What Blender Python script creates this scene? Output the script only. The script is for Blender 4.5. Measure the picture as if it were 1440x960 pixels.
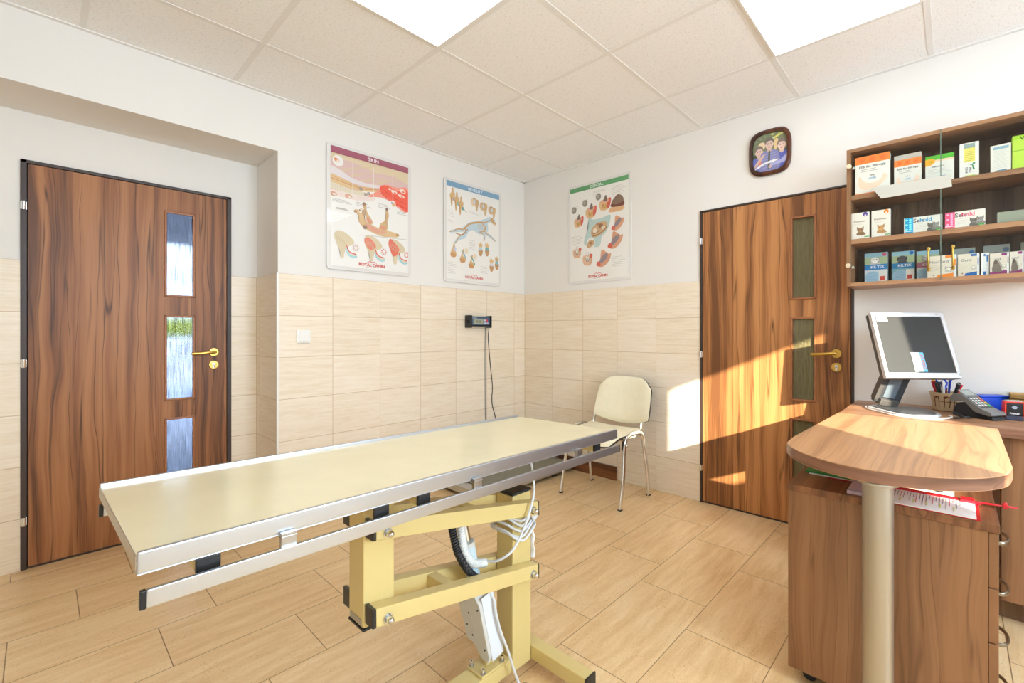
import bpy, bmesh, math, random
from mathutils import Vector, Matrix
random.seed(7)
C = bpy.context.scene.collection
S = bpy.context.scene
for o in list(bpy.data.objects): bpy.data.objects.remove(o)

# ------------------------------------------------------------------ camera, world, sun, exposure
YAW = .7406
CAM = Vector((-3.0668, -2.9857, 1.1683))
cd = bpy.data.cameras.new('camera'); cam = bpy.data.objects.new('camera', cd); C.objects.link(cam)
cd.sensor_width = 36; cd.lens = 639.709/1440*36; cd.clip_start = .02; cd.clip_end = 200
cd.shift_x = (720-757.30)/1440; cd.shift_y = (466.66-480)/1440
cam.location = CAM; cam.rotation_euler = (math.pi/2, 0, YAW-math.pi/2)
S.camera = cam
S.view_settings.view_transform = 'Standard'; S.view_settings.look = 'None'
S.view_settings.gamma = 1; S.view_settings.use_curve_mapping = False
S.view_settings.exposure = 0.20
PANEL = 5.5      # ceiling light radiance
SUN_E = 18.0
SKY_E = 22.5
w = bpy.data.worlds.new('sky'); S.world = w; w.use_nodes = True
bg = w.node_tree.nodes['Background']; bg.inputs[0].default_value = (.77, .93, 1.13, 1); bg.inputs[1].default_value = SKY_E
sl = bpy.data.lights.new('sun', 'SUN'); sl.energy = SUN_E; sl.angle = math.radians(.53); sl.color = (1, .88, .72)
sun = bpy.data.objects.new('sun', sl); C.objects.link(sun); sun.location = (-6, -9, 6)
sun.rotation_euler = Vector((.83, 1.0, -.435)).to_track_quat('-Z', 'Y').to_euler()
pl = bpy.data.lights.new('window_portal', 'AREA'); pl.shape = 'RECTANGLE'; pl.size = .876; pl.size_y = .81; pl.cycles.is_portal = True
portal = bpy.data.objects.new('window_portal', pl); C.objects.link(portal); portal.location = (-2.672, -5.205, 1.973); portal.rotation_euler = (math.pi/2, 0, 0)
pl2 = bpy.data.lights.new('window_portal', 'AREA'); pl2.shape = 'RECTANGLE'; pl2.size = .84; pl2.size_y = 1.25; pl2.cycles.is_portal = True
portal2 = bpy.data.objects.new('window_portal', pl2); C.objects.link(portal2); portal2.location = (-1.60, -5.205, 1.575); portal2.rotation_euler = (math.pi/2, 0, 0)
try:
    S.cycles.max_bounces = 10; S.cycles.diffuse_bounces = 6; S.cycles.transparent_max_bounces = 12
    S.cycles.sample_clamp_indirect = 6; S.cycles.caustics_reflective = False; S.cycles.caustics_refractive = False
    S.cycles.use_denoising = True
except Exception: pass

# ------------------------------------------------------------------ materials
def lin(c):
    c = [x/255 for x in c[:3]]
    return tuple(x/12.92 if x <= .04045 else ((x+.055)/1.055)**2.4 for x in c)+(1,)
class NT:
    def __init__(s, m): s.t = m.node_tree; s.n = m.node_tree.nodes; s.l = m.node_tree.links
    def put(s, sock, v):
        if isinstance(v, bpy.types.NodeSocket): s.l.new(v, sock)
        elif v is not None: sock.default_value = v
    def m(s, op, a, b=None, c=None, clamp=False):
        k = s.n.new('ShaderNodeMath'); k.operation = op; k.use_clamp = clamp
        for i, v in enumerate((a, b, c)): s.put(k.inputs[i], v)
        return k.outputs[0]
    def xyz(s, x, y, z):
        k = s.n.new('ShaderNodeCombineXYZ')
        for i, v in enumerate((x, y, z)): s.put(k.inputs[i], v)
        return k.outputs[0]
    def noise(s, vec, scale=1., detail=2., rough=.5, dist=0.):
        k = s.n.new('ShaderNodeTexNoise'); s.put(k.inputs['Vector'], vec)
        k.inputs['Scale'].default_value = scale; k.inputs['Detail'].default_value = detail
        k.inputs['Roughness'].default_value = rough; k.inputs['Distortion'].default_value = dist
        return k.outputs[0]
    def white(s, v):
        k = s.n.new('ShaderNodeTexWhiteNoise'); k.noise_dimensions = '1D'; s.put(k.inputs['W'], v); return k.outputs[0]
    def ramp(s, f, stops, interp='LINEAR'):
        k = s.n.new('ShaderNodeValToRGB'); s.put(k.inputs[0], f); e = k.color_ramp.elements; k.color_ramp.interpolation = interp
        while len(e) < len(stops): e.new(.5)
        for i, (p, c) in enumerate(stops): e[i].position = p; e[i].color = c if len(c) == 4 and max(c) <= 1 else lin(c)
        return k.outputs[0]
    def step(s, v, lo, hi):
        k = s.n.new('ShaderNodeMapRange'); k.interpolation_type = 'SMOOTHSTEP'; s.put(k.inputs[0], v)
        k.inputs[1].default_value = lo; k.inputs[2].default_value = hi; return k.outputs[0]
    def mix(s, f, a, b, mode='MIX'):
        k = s.n.new('ShaderNodeMix'); k.data_type = 'RGBA'; k.blend_type = mode
        s.put(k.inputs[0], f); s.put(k.inputs[6], a); s.put(k.inputs[7], b); return k.outputs[2]
    def bump(s, h, strength=.2, dist=.002):
        k = s.n.new('ShaderNodeBump'); s.put(k.inputs['Height'], h); k.inputs['Strength'].default_value = strength
        k.inputs['Distance'].default_value = dist; return k.outputs[0]
    def obj(s):
        k = s.n.new('ShaderNodeTexCoord'); q = s.n.new('ShaderNodeSeparateXYZ'); s.l.new(k.outputs['Object'], q.inputs[0])
        return q.outputs[0], q.outputs[1], q.outputs[2], k.outputs['Object']
    def pos(s):
        k = s.n.new('ShaderNodeNewGeometry'); q = s.n.new('ShaderNodeSeparateXYZ'); s.l.new(k.outputs['Position'], q.inputs[0])
        return q.outputs[0], q.outputs[1], q.outputs[2], k.outputs['Position']
def new(name):
    m = bpy.data.materials.new(name); m.use_nodes = True
    return m, NT(m), m.node_tree.nodes['Principled BSDF']
def mat(name, col, rough=.5, metal=0., coat=0., spec=.5, noise=0., nscale=40., trans=0., emit=0.):
    """plain surface with a little procedural mottling"""
    m, t, b = new(name); c = lin(col)
    if noise:
        x, y, z, o = t.obj(); f = t.noise(o, nscale, 3.)
        lo = tuple(v*(1-noise) for v in c[:3])+(1,); hi = tuple(min(1, v*(1+noise)) for v in c[:3])+(1,)
        t.put(b.inputs['Base Color'], t.ramp(f, [(.3, lo), (.7, hi)]))
    else: b.inputs['Base Color'].default_value = c
    b.inputs['Roughness'].default_value = rough; b.inputs['Metallic'].default_value = metal
    b.inputs['Coat Weight'].default_value = coat; b.inputs['Specular IOR Level'].default_value = spec
    b.inputs['Transmission Weight'].default_value = trans
    if emit: b.inputs['Emission Color'].default_value = c; b.inputs['Emission Strength'].default_value = emit
    return m
_ink = {}
def ink(col, rough=.45):
    k = (tuple(col), rough)
    if k not in _ink: _ink[k] = mat('ink_%02x%02x%02x' % tuple(int(v) for v in col[:3]), col, rough, spec=.3)
    return _ink[k]
def wood(name, light, mid, dark, across, along, plank=.13, seed=0., rough=.33, fine=.30, vein=.6, warp=.035, coat=0., spec=.3):
    m, t, b = new(name); q = t.obj(); a, l = q[across], q[along]; d = q[3-across-along]
    pid = t.m('FLOOR', t.m('ADD', t.m('DIVIDE', a, plank), seed*.37+.21))
    wn = t.white(t.m('ADD', pid, seed*3.1)); l2 = t.m('ADD', l, t.m('MULTIPLY', wn, 7.3))
    d2 = t.m('ADD', t.m('MULTIPLY', d, 5.), seed*1.7)
    wv = t.noise(t.xyz(t.m('MULTIPLY', a, 5.), t.m('MULTIPLY', l2, 1.5), d2), 1., 2.)
    a2 = t.m('ADD', a, t.m('MULTIPLY', t.m('SUBTRACT', wv, .5), warp*2))
    A = t.noise(t.xyz(t.m('MULTIPLY', a2, 24.), t.m('MULTIPLY', l2, .55), t.m('ADD', d2, t.m('MULTIPLY', wn, 30.))), 1., 2.)
    B = t.noise(t.xyz(t.m('MULTIPLY', a2, 150.), t.m('MULTIPLY', l2, 3.), d2), 1., 2.)
    V = t.noise(t.xyz(t.m('MULTIPLY', a2, 17.), t.m('MULTIPLY', l2, .45), t.m('ADD', d2, t.m('MULTIPLY', wn, 11.))), 1., 1.)
    f = t.m('ADD', t.m('ADD', A, t.m('MULTIPLY', t.m('SUBTRACT', B, .5), fine)), t.m('MULTIPLY', t.m('SUBTRACT', wn, .5), .22))
    col = t.ramp(f, [(.30, dark), (.47, mid), (.68, light)])
    ln = t.m('SUBTRACT', 1., t.step(t.m('ABSOLUTE', t.m('SUBTRACT', V, .5)), .0, .022))
    ln2 = t.m('MULTIPLY', t.m('MULTIPLY', ln, t.step(V, .2, .5)), t.step(B, .25, .65))
    dk = tuple(v*.45 for v in lin(dark)[:3])+(1,)
    t.put(b.inputs['Base Color'], t.mix(t.m('MULTIPLY', ln2, vein), col, dk))
    b.inputs['Roughness'].default_value = rough; b.inputs['Specular IOR Level'].default_value = spec; b.inputs['Coat Weight'].default_value = coat; b.inputs['Coat Roughness'].default_value = .25
    return m
def tile_wall(name, axis, off, pitch):
    m, t, b = new(name); P = t.pos(); u, v = P[axis], P[2]
    fu = t.m('DIVIDE', t.m('SUBTRACT', u, off), pitch); fv = t.m('DIVIDE', v, .2536)
    iu, iv = t.m('FLOOR', fu), t.m('FLOOR', fv); ru, rv = t.m('FRACT', fu), t.m('FRACT', fv)
    du = t.m('MULTIPLY', t.m('MINIMUM', ru, t.m('SUBTRACT', 1., ru)), pitch); dv = t.m('MULTIPLY', t.m('MINIMUM', rv, t.m('SUBTRACT', 1., rv)), .2536)
    e = t.step(t.m('MINIMUM', du, dv), .0007, .0022)
    wn = t.white(t.m('ADD', t.m('MULTIPLY', iu, 7.13), t.m('MULTIPLY', iv, 3.71)))
    n = t.noise(t.xyz(t.m('MULTIPLY', u, 5.), t.m('MULTIPLY', wn, 40.), t.m('MULTIPLY', v, 75.)), 1., 3., .6)
    n2 = t.noise(t.xyz(t.m('MULTIPLY', u, 30.), t.m('MULTIPLY', wn, 40.), t.m('MULTIPLY', v, 260.)), 1., 2.)
    f = t.m('ADD', t.m('ADD', n, t.m('MULTIPLY', t.m('SUBTRACT', n2, .5), .35)), t.m('MULTIPLY', t.m('SUBTRACT', wn, .5), .18))
    col = t.ramp(f, [(.25, TILE[0]), (.5, TILE[1]), (.75, TILE[2])])
    t.put(b.inputs['Base Color'], t.mix(e, lin((196, 168, 132)), col))
    t.put(b.inputs['Normal'], t.bump(t.m('ADD', e, t.m('MULTIPLY', n, .12)), .25, .001))
    b.inputs['Roughness'].default_value = .34
    return m
TILE = ((229, 211, 184), (238, 223, 200), (243, 231, 213))
def tile_floor():
    m, t, b = new('floor_tile'); x, y, z, p = t.pos(); PY, PX = .3084, .592
    fy = t.m('DIVIDE', t.m('SUBTRACT', -.046, y), PY); k = t.m('FLOOR', fy); ry = t.m('FRACT', fy)
    c = t.m('ADD', -.568, t.m('MULTIPLY', t.m('SUBTRACT', 6., k), .1935))
    fx = t.m('DIVIDE', t.m('SUBTRACT', x, c), PX); ix = t.m('FLOOR', fx); rx = t.m('FRACT', fx)
    dx = t.m('MULTIPLY', t.m('MINIMUM', rx, t.m('SUBTRACT', 1., rx)), PX); dy = t.m('MULTIPLY', t.m('MINIMUM', ry, t.m('SUBTRACT', 1., ry)), PY)
    e = t.step(t.m('MINIMUM', dx, dy), .0006, .0024)
    wn = t.white(t.m('ADD', t.m('MULTIPLY', ix, 5.17), t.m('MULTIPLY', k, 9.31)))
    sx = t.m('ADD', t.m('MULTIPLY', x, 3.2), t.m('MULTIPLY', wn, 60.)); ww = t.noise(t.xyz(t.m('MULTIPLY', x, 6.), t.m('MULTIPLY', y, 9.), wn), 1., 2.)
    y2 = t.m('ADD', y, t.m('MULTIPLY', ww, .05))
    n = t.noise(t.xyz(sx, t.m('MULTIPLY', y2, 26.), wn), 1., 4., .6)
    n2 = t.noise(t.xyz(t.m('MULTIPLY', x, 60.), t.m('MULTIPLY', y, 190.), wn), 1., 3., .6)
    sp = t.m('MULTIPLY', t.step(t.noise(t.xyz(t.m('MULTIPLY', x, 110.), t.m('MULTIPLY', y, 190.), 3.), 1., 2.), .60, .68), t.step(t.noise(t.xyz(t.m('MULTIPLY', x, 5.), t.m('MULTIPLY', y, 12.), wn), 1., 2.), .42, .62))
    f = t.m('ADD', t.m('ADD', n, t.m('MULTIPLY', t.m('SUBTRACT', n2, .5), .45)), t.m('MULTIPLY', t.m('SUBTRACT', wn, .5), .14))
    col = t.ramp(f, [(.25, (212, 174, 122)), (.48, (226, 192, 143)), (.75, (236, 209, 165))])
    col = t.mix(t.m('MULTIPLY', sp, .55), col, lin((170, 118, 70)))
    t.put(b.inputs['Base Color'], t.mix(e, lin((136, 106, 72)), col))
    t.put(b.inputs['Normal'], t.bump(t.m('ADD', e, t.m('MULTIPLY', n2, .18)), .25, .001))
    t.put(b.inputs['Roughness'], t.m('ADD', .26, t.m('MULTIPLY', n2, .2)))
    return m
def plaster(name, col, sc=260., st=.08):
    m, t, b = new(name); x, y, z, p = t.pos(); n = t.noise(p, sc, 3.); n1 = t.noise(p, 1.3, 2.)
    c = lin(col); t.put(b.inputs['Base Color'], t.ramp(n1, [(.3, tuple(v*.975 for v in c[:3])+(1,)), (.7, c)]))
    t.put(b.inputs['Normal'], t.bump(n, st, .001)); b.inputs['Roughness'].default_value = .85; b.inputs['Specular IOR Level'].default_value = .25
    return m
def ceil_mat():
    m, t, b = new('mineral_fibre'); x, y, z, p = t.pos(); n = t.noise(t.xyz(t.m('MULTIPLY', x, 1.), t.m('MULTIPLY', y, 1.6), 0.), 95., 2.); n2 = t.noise(p, 240., 2.)
    f = t.m('ADD', t.m('MULTIPLY', n, .6), t.m('MULTIPLY', n2, .4))
    t.put(b.inputs['Base Color'], t.ramp(f, [(.33, (222, 219, 215)), (.45, (246, 245, 244)), (.7, (249, 249, 249))]))
    t.put(b.inputs['Normal'], t.bump(f, .35, .002)); b.inputs['Roughness'].default_value = .95; b.inputs['Specular IOR Level'].default_value = .1
    return m
def brushed(name, col, rough=.28, axis=0):
    m, t, b = new(name); q = t.obj(); v = [t.m('MULTIPLY', q[i], 1.5 if i == axis else 900.) for i in range(3)]
    n = t.noise(t.xyz(*v), 1., 2.); c = lin(col)
    t.put(b.inputs['Base Color'], t.ramp(n, [(.3, tuple(x*.96 for x in c[:3])+(1,)), (.7, c)])); b.inputs['Metallic'].default_value = 1
    t.put(b.inputs['Roughness'], t.m('ADD', rough-.03, t.m('MULTIPLY', n, .06)))
    return m
def ribbed_glass(name, col, axis, rough, clear, lo=.72, hi=1.):
    """streaky obscure glass: vertical ribs, tinted"""
    m, t, b = new(name); q = t.obj(); a = q[axis]
    n = t.noise(t.xyz(t.m('MULTIPLY', a, 300.), t.m('MULTIPLY', q[2], 7.), 0.), 1., 3., .6)
    n2 = t.noise(t.xyz(t.m('MULTIPLY', a, 90.), t.m('MULTIPLY', q[2], 5.), 2.), 1., 2.)
    c = lin(col); t.put(b.inputs['Base Color'], t.ramp(n, [(.34, tuple(v*lo for v in c[:3])+(1,)), (.64, tuple(min(1, v*hi) for v in c[:3])+(1,))]))
    t.put(b.inputs['Normal'], t.bump(t.m('ADD', n, t.m('MULTIPLY', n2, .6)), .9, .006))
    b.inputs['Roughness'].default_value = rough; b.inputs['Transmission Weight'].default_value = clear; b.inputs['IOR'].default_value = 1.2 if clear > .9 else 1.45
    return m
def pane(name, tint=(.97, .985, .98), refl=.06):
    m = bpy.data.materials.new(name); m.use_nodes = True; t = NT(m); t.n.clear()
    o = t.n.new('ShaderNodeOutputMaterial'); mx = t.n.new('ShaderNodeMixShader'); tr = t.n.new('ShaderNodeBsdfTransparent'); gl = t.n.new('ShaderNodeBsdfGlossy')
    ge = t.n.new('ShaderNodeNewGeometry'); dt = t.n.new('ShaderNodeVectorMath'); dt.operation = 'DOT_PRODUCT'
    t.l.new(ge.outputs['Normal'], dt.inputs[0]); t.l.new(ge.outputs['Incoming'], dt.inputs[1])
    fr = t.m('ADD', .02, t.m('MULTIPLY', t.m('POWER', t.m('SUBTRACT', 1., t.m('ABSOLUTE', dt.outputs['Value'])), 5.), .5))
    tr.inputs[0].default_value = tint+(1,); gl.inputs['Roughness'].default_value = .02
    t.l.new(t.m('MULTIPLY', fr, refl*16), mx.inputs[0]); t.l.new(tr.outputs[0], mx.inputs[1]); t.l.new(gl.outputs[0], mx.inputs[2]); t.l.new(mx.outputs[0], o.inputs[0])
    return m

# ------------------------------------------------------------------ mesh helpers
def spline(pts, n=6, closed=False):
    P = [Vector(p) for p in pts]; N = len(P); out = []
    for i in range(N if closed else N-1):
        p0 = P[(i-1) % N] if closed or i else P[0]*2-P[1]; p1 = P[i]; p2 = P[(i+1) % N]
        p3 = P[(i+2) % N] if closed or i+2 < N else P[-1]*2-P[-2]
        for k in range(n):
            u = k/n; out.append(.5*((2*p1)+(p2-p0)*u+(2*p0-5*p1+4*p2-p3)*u*u+(3*p1-p0-3*p2+p3)*u**3))
    if not closed: out.append(P[-1])
    return out
class G:
    def __init__(s): s.bm = bmesh.new(); s.mats = []
    def mi(s, m):
        if m not in s.mats: s.mats.append(m)
        return s.mats.index(m)
    def face(s, co, m, mx=None):
        vs = [s.bm.verts.new(mx @ Vector(c) if mx else c) for c in co]
        f = s.bm.faces.new(vs); f.material_index = s.mi(m); return f
    def merge(s, b, m, mx=None):
        i = s.mi(m)
        if mx: b.transform(mx)
        vm = {v: s.bm.verts.new(v.co) for v in b.verts}
        for f in b.faces:
            try: n = s.bm.faces.new([vm[v] for v in f.verts]); n.material_index = i
            except ValueError: pass
        b.free(); return s
    def box(s, lo, hi, m, bev=0., mx=None, seg=2):
        b = bmesh.new(); bmesh.ops.create_cube(b, size=1)
        d = [hi[i]-lo[i] for i in range(3)]; c = [(hi[i]+lo[i])/2 for i in range(3)]
        b.transform(Matrix.Translation(c) @ Matrix.Diagonal(d+[1]))
        if bev: bmesh.ops.bevel(b, geom=b.edges[:], offset=min(bev, min(map(abs, d))*.48), segments=seg, profile=.5, affect='EDGES')
        return s.merge(b, m, mx)
    def cyl(s, p0, p1, r, m, r2=None, seg=20, bev=0., mx=None):
        p0, p1 = Vector(p0), Vector(p1); L = (p1-p0).length; b = bmesh.new()
        bmesh.ops.create_cone(b, cap_ends=True, segments=seg, radius1=r, radius2=r if r2 is None else r2, depth=L)
        if bev: bmesh.ops.bevel(b, geom=[e for e in b.edges if all(len(f.verts) != seg or True for f in e.link_faces) and any(len(f.verts) == seg for f in e.link_faces)], offset=bev, segments=2, profile=.5, affect='EDGES')
        q = (p1-p0).to_track_quat('Z', 'Y').to_matrix().to_4x4(); b.transform(Matrix.Translation((p0+p1)/2) @ q)
        return s.merge(b, m, mx)
    def ell(s, c, r, m, mx=None, u=20, v=12):
        b = bmesh.new(); bmesh.ops.create_uvsphere(b, u_segments=u, v_segments=v, radius=1)
        r = (r, r, r) if isinstance(r, (int, float)) else r
        b.transform(Matrix.Translation(c) @ Matrix.Diagonal(list(r)+[1])); return s.merge(b, m, mx)
    def tube(s, pts, r, m, seg=10, sm=6, closed=False, flat=None, mx=None):
        """sweep a round (or flattened oval) section along a smooth path"""
        P = spline(pts, sm, closed) if sm else [Vector(p) for p in pts]; N = len(P); b = bmesh.new(); rings = []; up = None
        for i in range(N):
            a = P[(i-1) % N] if closed or i else P[0]; c = P[(i+1) % N] if closed or i < N-1 else P[-1]
            t = (c-a).normalized()
            if up is None:
                up = Vector(flat) if flat else (Vector((0, 0, 1)) if abs(t.z) < .9 else Vector((1, 0, 0)))
            up = (up-t*up.dot(t)).normalized(); sd = t.cross(up); rr = r if not isinstance(r, (list, tuple)) else None
            ra, rb = (r, r) if rr is not None else r
            rings.append([b.verts.new(P[i]+up*math.cos(2*math.pi*k/seg)*ra+sd*math.sin(2*math.pi*k/seg)*rb) for k in range(seg)])
        for i in range(N if closed else N-1):
            A, B = rings[i], rings[(i+1) % N]
            for k in range(seg): b.faces.new((A[k], A[(k+1) % seg], B[(k+1) % seg], B[k]))
        if not closed: b.faces.new(rings[0][::-1]); b.faces.new(rings[-1])
        return s.merge(b, m, mx)
    def lathe(s, prof, m, seg=28, mx=None):
        b = bmesh.new(); R = []
        for r, z in prof: R.append([b.verts.new((max(r, 1e-4)*math.cos(2*math.pi*k/seg), max(r, 1e-4)*math.sin(2*math.pi*k/seg), z)) for k in range(seg)])
        for A, B in zip(R, R[1:]):
            for k in range(seg): b.faces.new((A[k], A[(k+1) % seg], B[(k+1) % seg], B[k]))
        b.faces.new(R[0][::-1]); b.faces.new(R[-1]); return s.merge(b, m, mx)
    def prism(s, poly, h0, h1, m, mx=None, bev=0.):
        """extrude a polygon in local xy from z=h0 to h1"""
        b = bmesh.new(); lo = [b.verts.new((p[0], p[1], h0)) for p in poly]; hi = [b.verts.new((p[0], p[1], h1)) for p in poly]; n = len(poly)
        b.faces.new(lo[::-1]); b.faces.new(hi)
        for i in range(n): b.faces.new((lo[i], lo[(i+1) % n], hi[(i+1) % n], hi[i]))
        bmesh.ops.recalc_face_normals(b, faces=b.faces[:])
        if bev: bmesh.ops.bevel(b, geom=[e for e in b.edges if abs(e.verts[0].co.z-e.verts[1].co.z) < 1e-6], offset=bev, segments=2, profile=.5, affect='EDGES')
        return s.merge(b, m, mx)
    def build(s, name, parent=None, local=False, sharp=35, solid=True, wn=True):
        me = bpy.data.meshes.new(name)
        if solid: bmesh.ops.recalc_face_normals(s.bm, faces=s.bm.faces[:])
        s.bm.to_mesh(me); s.bm.free()
        for m in s.mats: me.materials.append(m)
        o = bpy.data.objects.new(name, me); C.objects.link(o)
        fl = [m.name.startswith('ink_') for m in s.mats]
        me.polygons.foreach_set('use_smooth', [not fl[f.material_index] for f in me.polygons])
        try: me.set_sharp_from_angle(angle=math.radians(sharp))
        except Exception: pass
        if parent:
            W[o] = W[parent]; o.parent = parent
            if not local: me.transform(W[parent].inverted())
        else: W[o] = Matrix.Identity(4)
        if solid and wn: o.modifiers.new('weighted_normals', 'WEIGHTED_NORMAL').keep_sharp = True
        return o
W = {}
def tag(o, label, cat, group=None, kind=None):
    o['label'] = label; o['category'] = cat
    if group: o['group'] = group
    if kind: o['kind'] = kind
    return o
def thing(name, label, cat, loc=(0, 0, 0), rot=None, group=None, kind=None):
    o = bpy.data.objects.new(name, None); C.objects.link(o); o.empty_display_size = .1
    M = Matrix.Translation(loc) @ (rot.to_4x4() if rot else Matrix.Identity(4))
    o.location = loc
    if rot: o.rotation_euler = rot.to_euler()
    W[o] = M; return tag(o, label, cat, group, kind)
def ground(o, z=None):
    """move a one-mesh object's origin to its base centre"""
    me = o.data; xs = [v.co for v in me.vertices]; lo = [min(v[i] for v in xs) for i in range(3)]; hi = [max(v[i] for v in xs) for i in range(3)]
    c = Vector(((lo[0]+hi[0])/2, (lo[1]+hi[1])/2, lo[2])); me.transform(Matrix.Translation(-c)); o.location = c; W[o] = Matrix.Translation(c); return o
def solo(g, name, label, cat, group=None, kind=None): return tag(ground(g.build(name)), label, cat, group, kind)
def struct(g, name, label, cat): return tag(g.build(name), label, cat, None, 'structure')
def text_faces(txt, size, bold=False, sp=1.):
    c = bpy.data.curves.new('t', 'FONT'); c.body = txt; c.size = size; c.align_x = 'CENTER'; c.align_y = 'CENTER'; c.resolution_u = 2; c.space_character = sp
    if bold: c.offset = size*.018
    o = bpy.data.objects.new('t', c); C.objects.link(o); bpy.context.view_layer.update()
    me = bpy.data.meshes.new_from_object(o.evaluated_get(bpy.context.evaluated_depsgraph_get()))
    P = [[me.vertices[i].co.copy() for i in f.vertices] for f in me.polygons]
    bpy.data.objects.remove(o); bpy.data.curves.remove(c); bpy.data.meshes.remove(me); return P
class PR:
    """flat printing on a surface: u to the right, v downwards, fractions of (w, h)"""
    def __init__(s, g, O, U, V, N, w, h): s.g = g; s.O = Vector(O); s.U = Vector(U); s.V = Vector(V); s.N = Vector(N); s.w = w; s.h = h; s.k = 1; s.clip = None; s.tint = 0.
    def at(s, u, v):
        if s.clip: u, v = s.clip(u, v)
        return s.O+s.U*(u*s.w)+s.V*(v*s.h)+s.N*(s.k*.00002+.0002)
    def poly(s, pts, col, sm=0):
        if sm: pts = [(p.x, p.y) for p in spline([(a, b, 0) for a, b in pts], sm, True)]
        s.k += 1
        b = bmesh.new(); f = b.faces.new([b.verts.new(s.at(*p)) for p in pts]); bmesh.ops.triangulate(b, faces=[f])
        for f in b.faces:
            f.normal_update()
            if f.normal.dot(s.N) < 0: f.normal_flip()
        s.g.merge(b, s.ink(col) if isinstance(col, tuple) else col)
    def ink(s, c): return ink(tuple(round(x*(1-s.tint)+228*s.tint) for x in c))
    def rect(s, u0, v0, u1, v1, col): s.poly([(u0, v0), (u0, v1), (u1, v1), (u1, v0)], col)
    def ell(s, u, v, ru, rv, col, n=18, a=0.):
        ca, sa = math.cos(a), math.sin(a)
        s.poly([(u+(ru*math.cos(t)*ca*s.w-rv*math.sin(t)*sa*s.h)/s.w, v+(ru*math.cos(t)*sa*s.w+rv*math.sin(t)*ca*s.h)/s.h) for t in [2*math.pi*i/n for i in range(n)]], col)
    def line(s, pts, wd, col, sm=4):
        P = [(p.x, p.y) for p in spline([(a, b, 0) for a, b in pts], sm)] if sm and len(pts) > 2 else pts
        L = []; R = []; r = s.h/s.w; N = len(P)
        for i in range(N):
            a, c = P[max(0, i-1)], P[min(N-1, i+1)]; dx, dy = c[0]-a[0], (c[1]-a[1])*r; q = math.hypot(dx, dy) or 1
            wi = wd if not isinstance(wd, tuple) else wd[0]+(wd[1]-wd[0])*i/(N-1)
            nx, ny = -dy/q*wi/2, dx/q*wi/2/r; L.append((P[i][0]+nx, P[i][1]+ny)); R.append((P[i][0]-nx, P[i][1]-ny))
        s.k += 1
        for i in range(N-1):
            o = s.N*(i*3e-6); s.g.face([s.at(*L[i])+o, s.at(*L[i+1])+o, s.at(*R[i+1])+o, s.at(*R[i])+o], s.ink(col))
    def text(s, txt, u, v, size, col, bold=False, ang=0., sp=1.):
        s.k += 1; c, n = math.cos(ang), math.sin(ang)
        for f in text_faces(txt, size, bold, sp):
            s.g.face([s.at(u+(p.x*c+p.y*n)/s.w, v+(p.x*n-p.y*c)/s.h) for p in f], s.ink(col))
    def lines(s, u0, v0, u1, v1, n, col, wd=.006):
        """a block of small print too small to read"""
        for i in range(n):
            v = v0+(v1-v0)*i/max(1, n-1); s.line([(u0, v), (u0+(u1-u0)*(.75+.25*((i*37) % 5)/4), v)], wd, col, 0)
# ------------------------------------------------------------------ shared materials
WHITE = plaster('white_paint', (236, 232, 226))
T_N = tile_wall('wall_tile_north', 0, -.133, .3304); T_E = tile_wall('wall_tile_east', 1, -.0145, .3360)
CEIL = ceil_mat(); TBAR = mat('ceiling_bar', (236, 234, 231), .7, spec=.2)
FLOOR = tile_floor()
STEEL = brushed('brushed_steel', (200, 203, 208), .36); STEEL_V = brushed('brushed_steel_v', (190, 190, 190), .3, 2)
CHROME = mat('chrome', (226, 226, 226), .08, 1.); ALU = mat('grey_metal', (172, 172, 170), .32, .85)
BRASS = mat('brass', (200, 164, 84), .28, 1.); BLACK = mat('black_rubber', (28, 29, 31), .55, noise=.15)
BLKPL = mat('black_plastic', (24, 25, 27), .35); DGREY = mat('dark_grey_plastic', (62, 64, 66), .4)
WPLAS = mat('white_plastic', (238, 236, 231), .3); YELLOW = mat('cream_yellow_paint', (208, 186, 124), .36, coat=.15, noise=.02, nscale=6)
FRAME = mat('dark_brown_steel', (62, 46, 38), .45); PAPER = mat('paper', (240, 238, 233), .7, spec=.2)
CABLE = mat('grey_cable', (206, 209, 212), .45)
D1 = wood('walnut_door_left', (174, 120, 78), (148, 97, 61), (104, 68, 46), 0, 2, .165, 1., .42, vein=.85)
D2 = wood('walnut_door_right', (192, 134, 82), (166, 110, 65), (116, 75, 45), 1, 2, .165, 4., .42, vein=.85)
KW = dict(plank=.42, rough=.36, fine=.34, vein=.5, warp=.05)
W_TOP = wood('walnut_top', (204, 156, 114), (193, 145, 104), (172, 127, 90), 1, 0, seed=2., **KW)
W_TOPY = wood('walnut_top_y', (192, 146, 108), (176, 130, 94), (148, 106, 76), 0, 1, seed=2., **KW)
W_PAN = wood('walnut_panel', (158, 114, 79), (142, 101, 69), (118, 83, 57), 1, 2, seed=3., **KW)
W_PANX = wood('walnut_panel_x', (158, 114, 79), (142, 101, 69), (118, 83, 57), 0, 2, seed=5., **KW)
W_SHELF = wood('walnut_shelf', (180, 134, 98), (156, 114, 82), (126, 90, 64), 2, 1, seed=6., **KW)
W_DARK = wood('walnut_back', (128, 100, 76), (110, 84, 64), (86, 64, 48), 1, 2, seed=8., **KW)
H = 2.573; XW = -3.9; YS = -5.20; ND = .39

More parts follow.
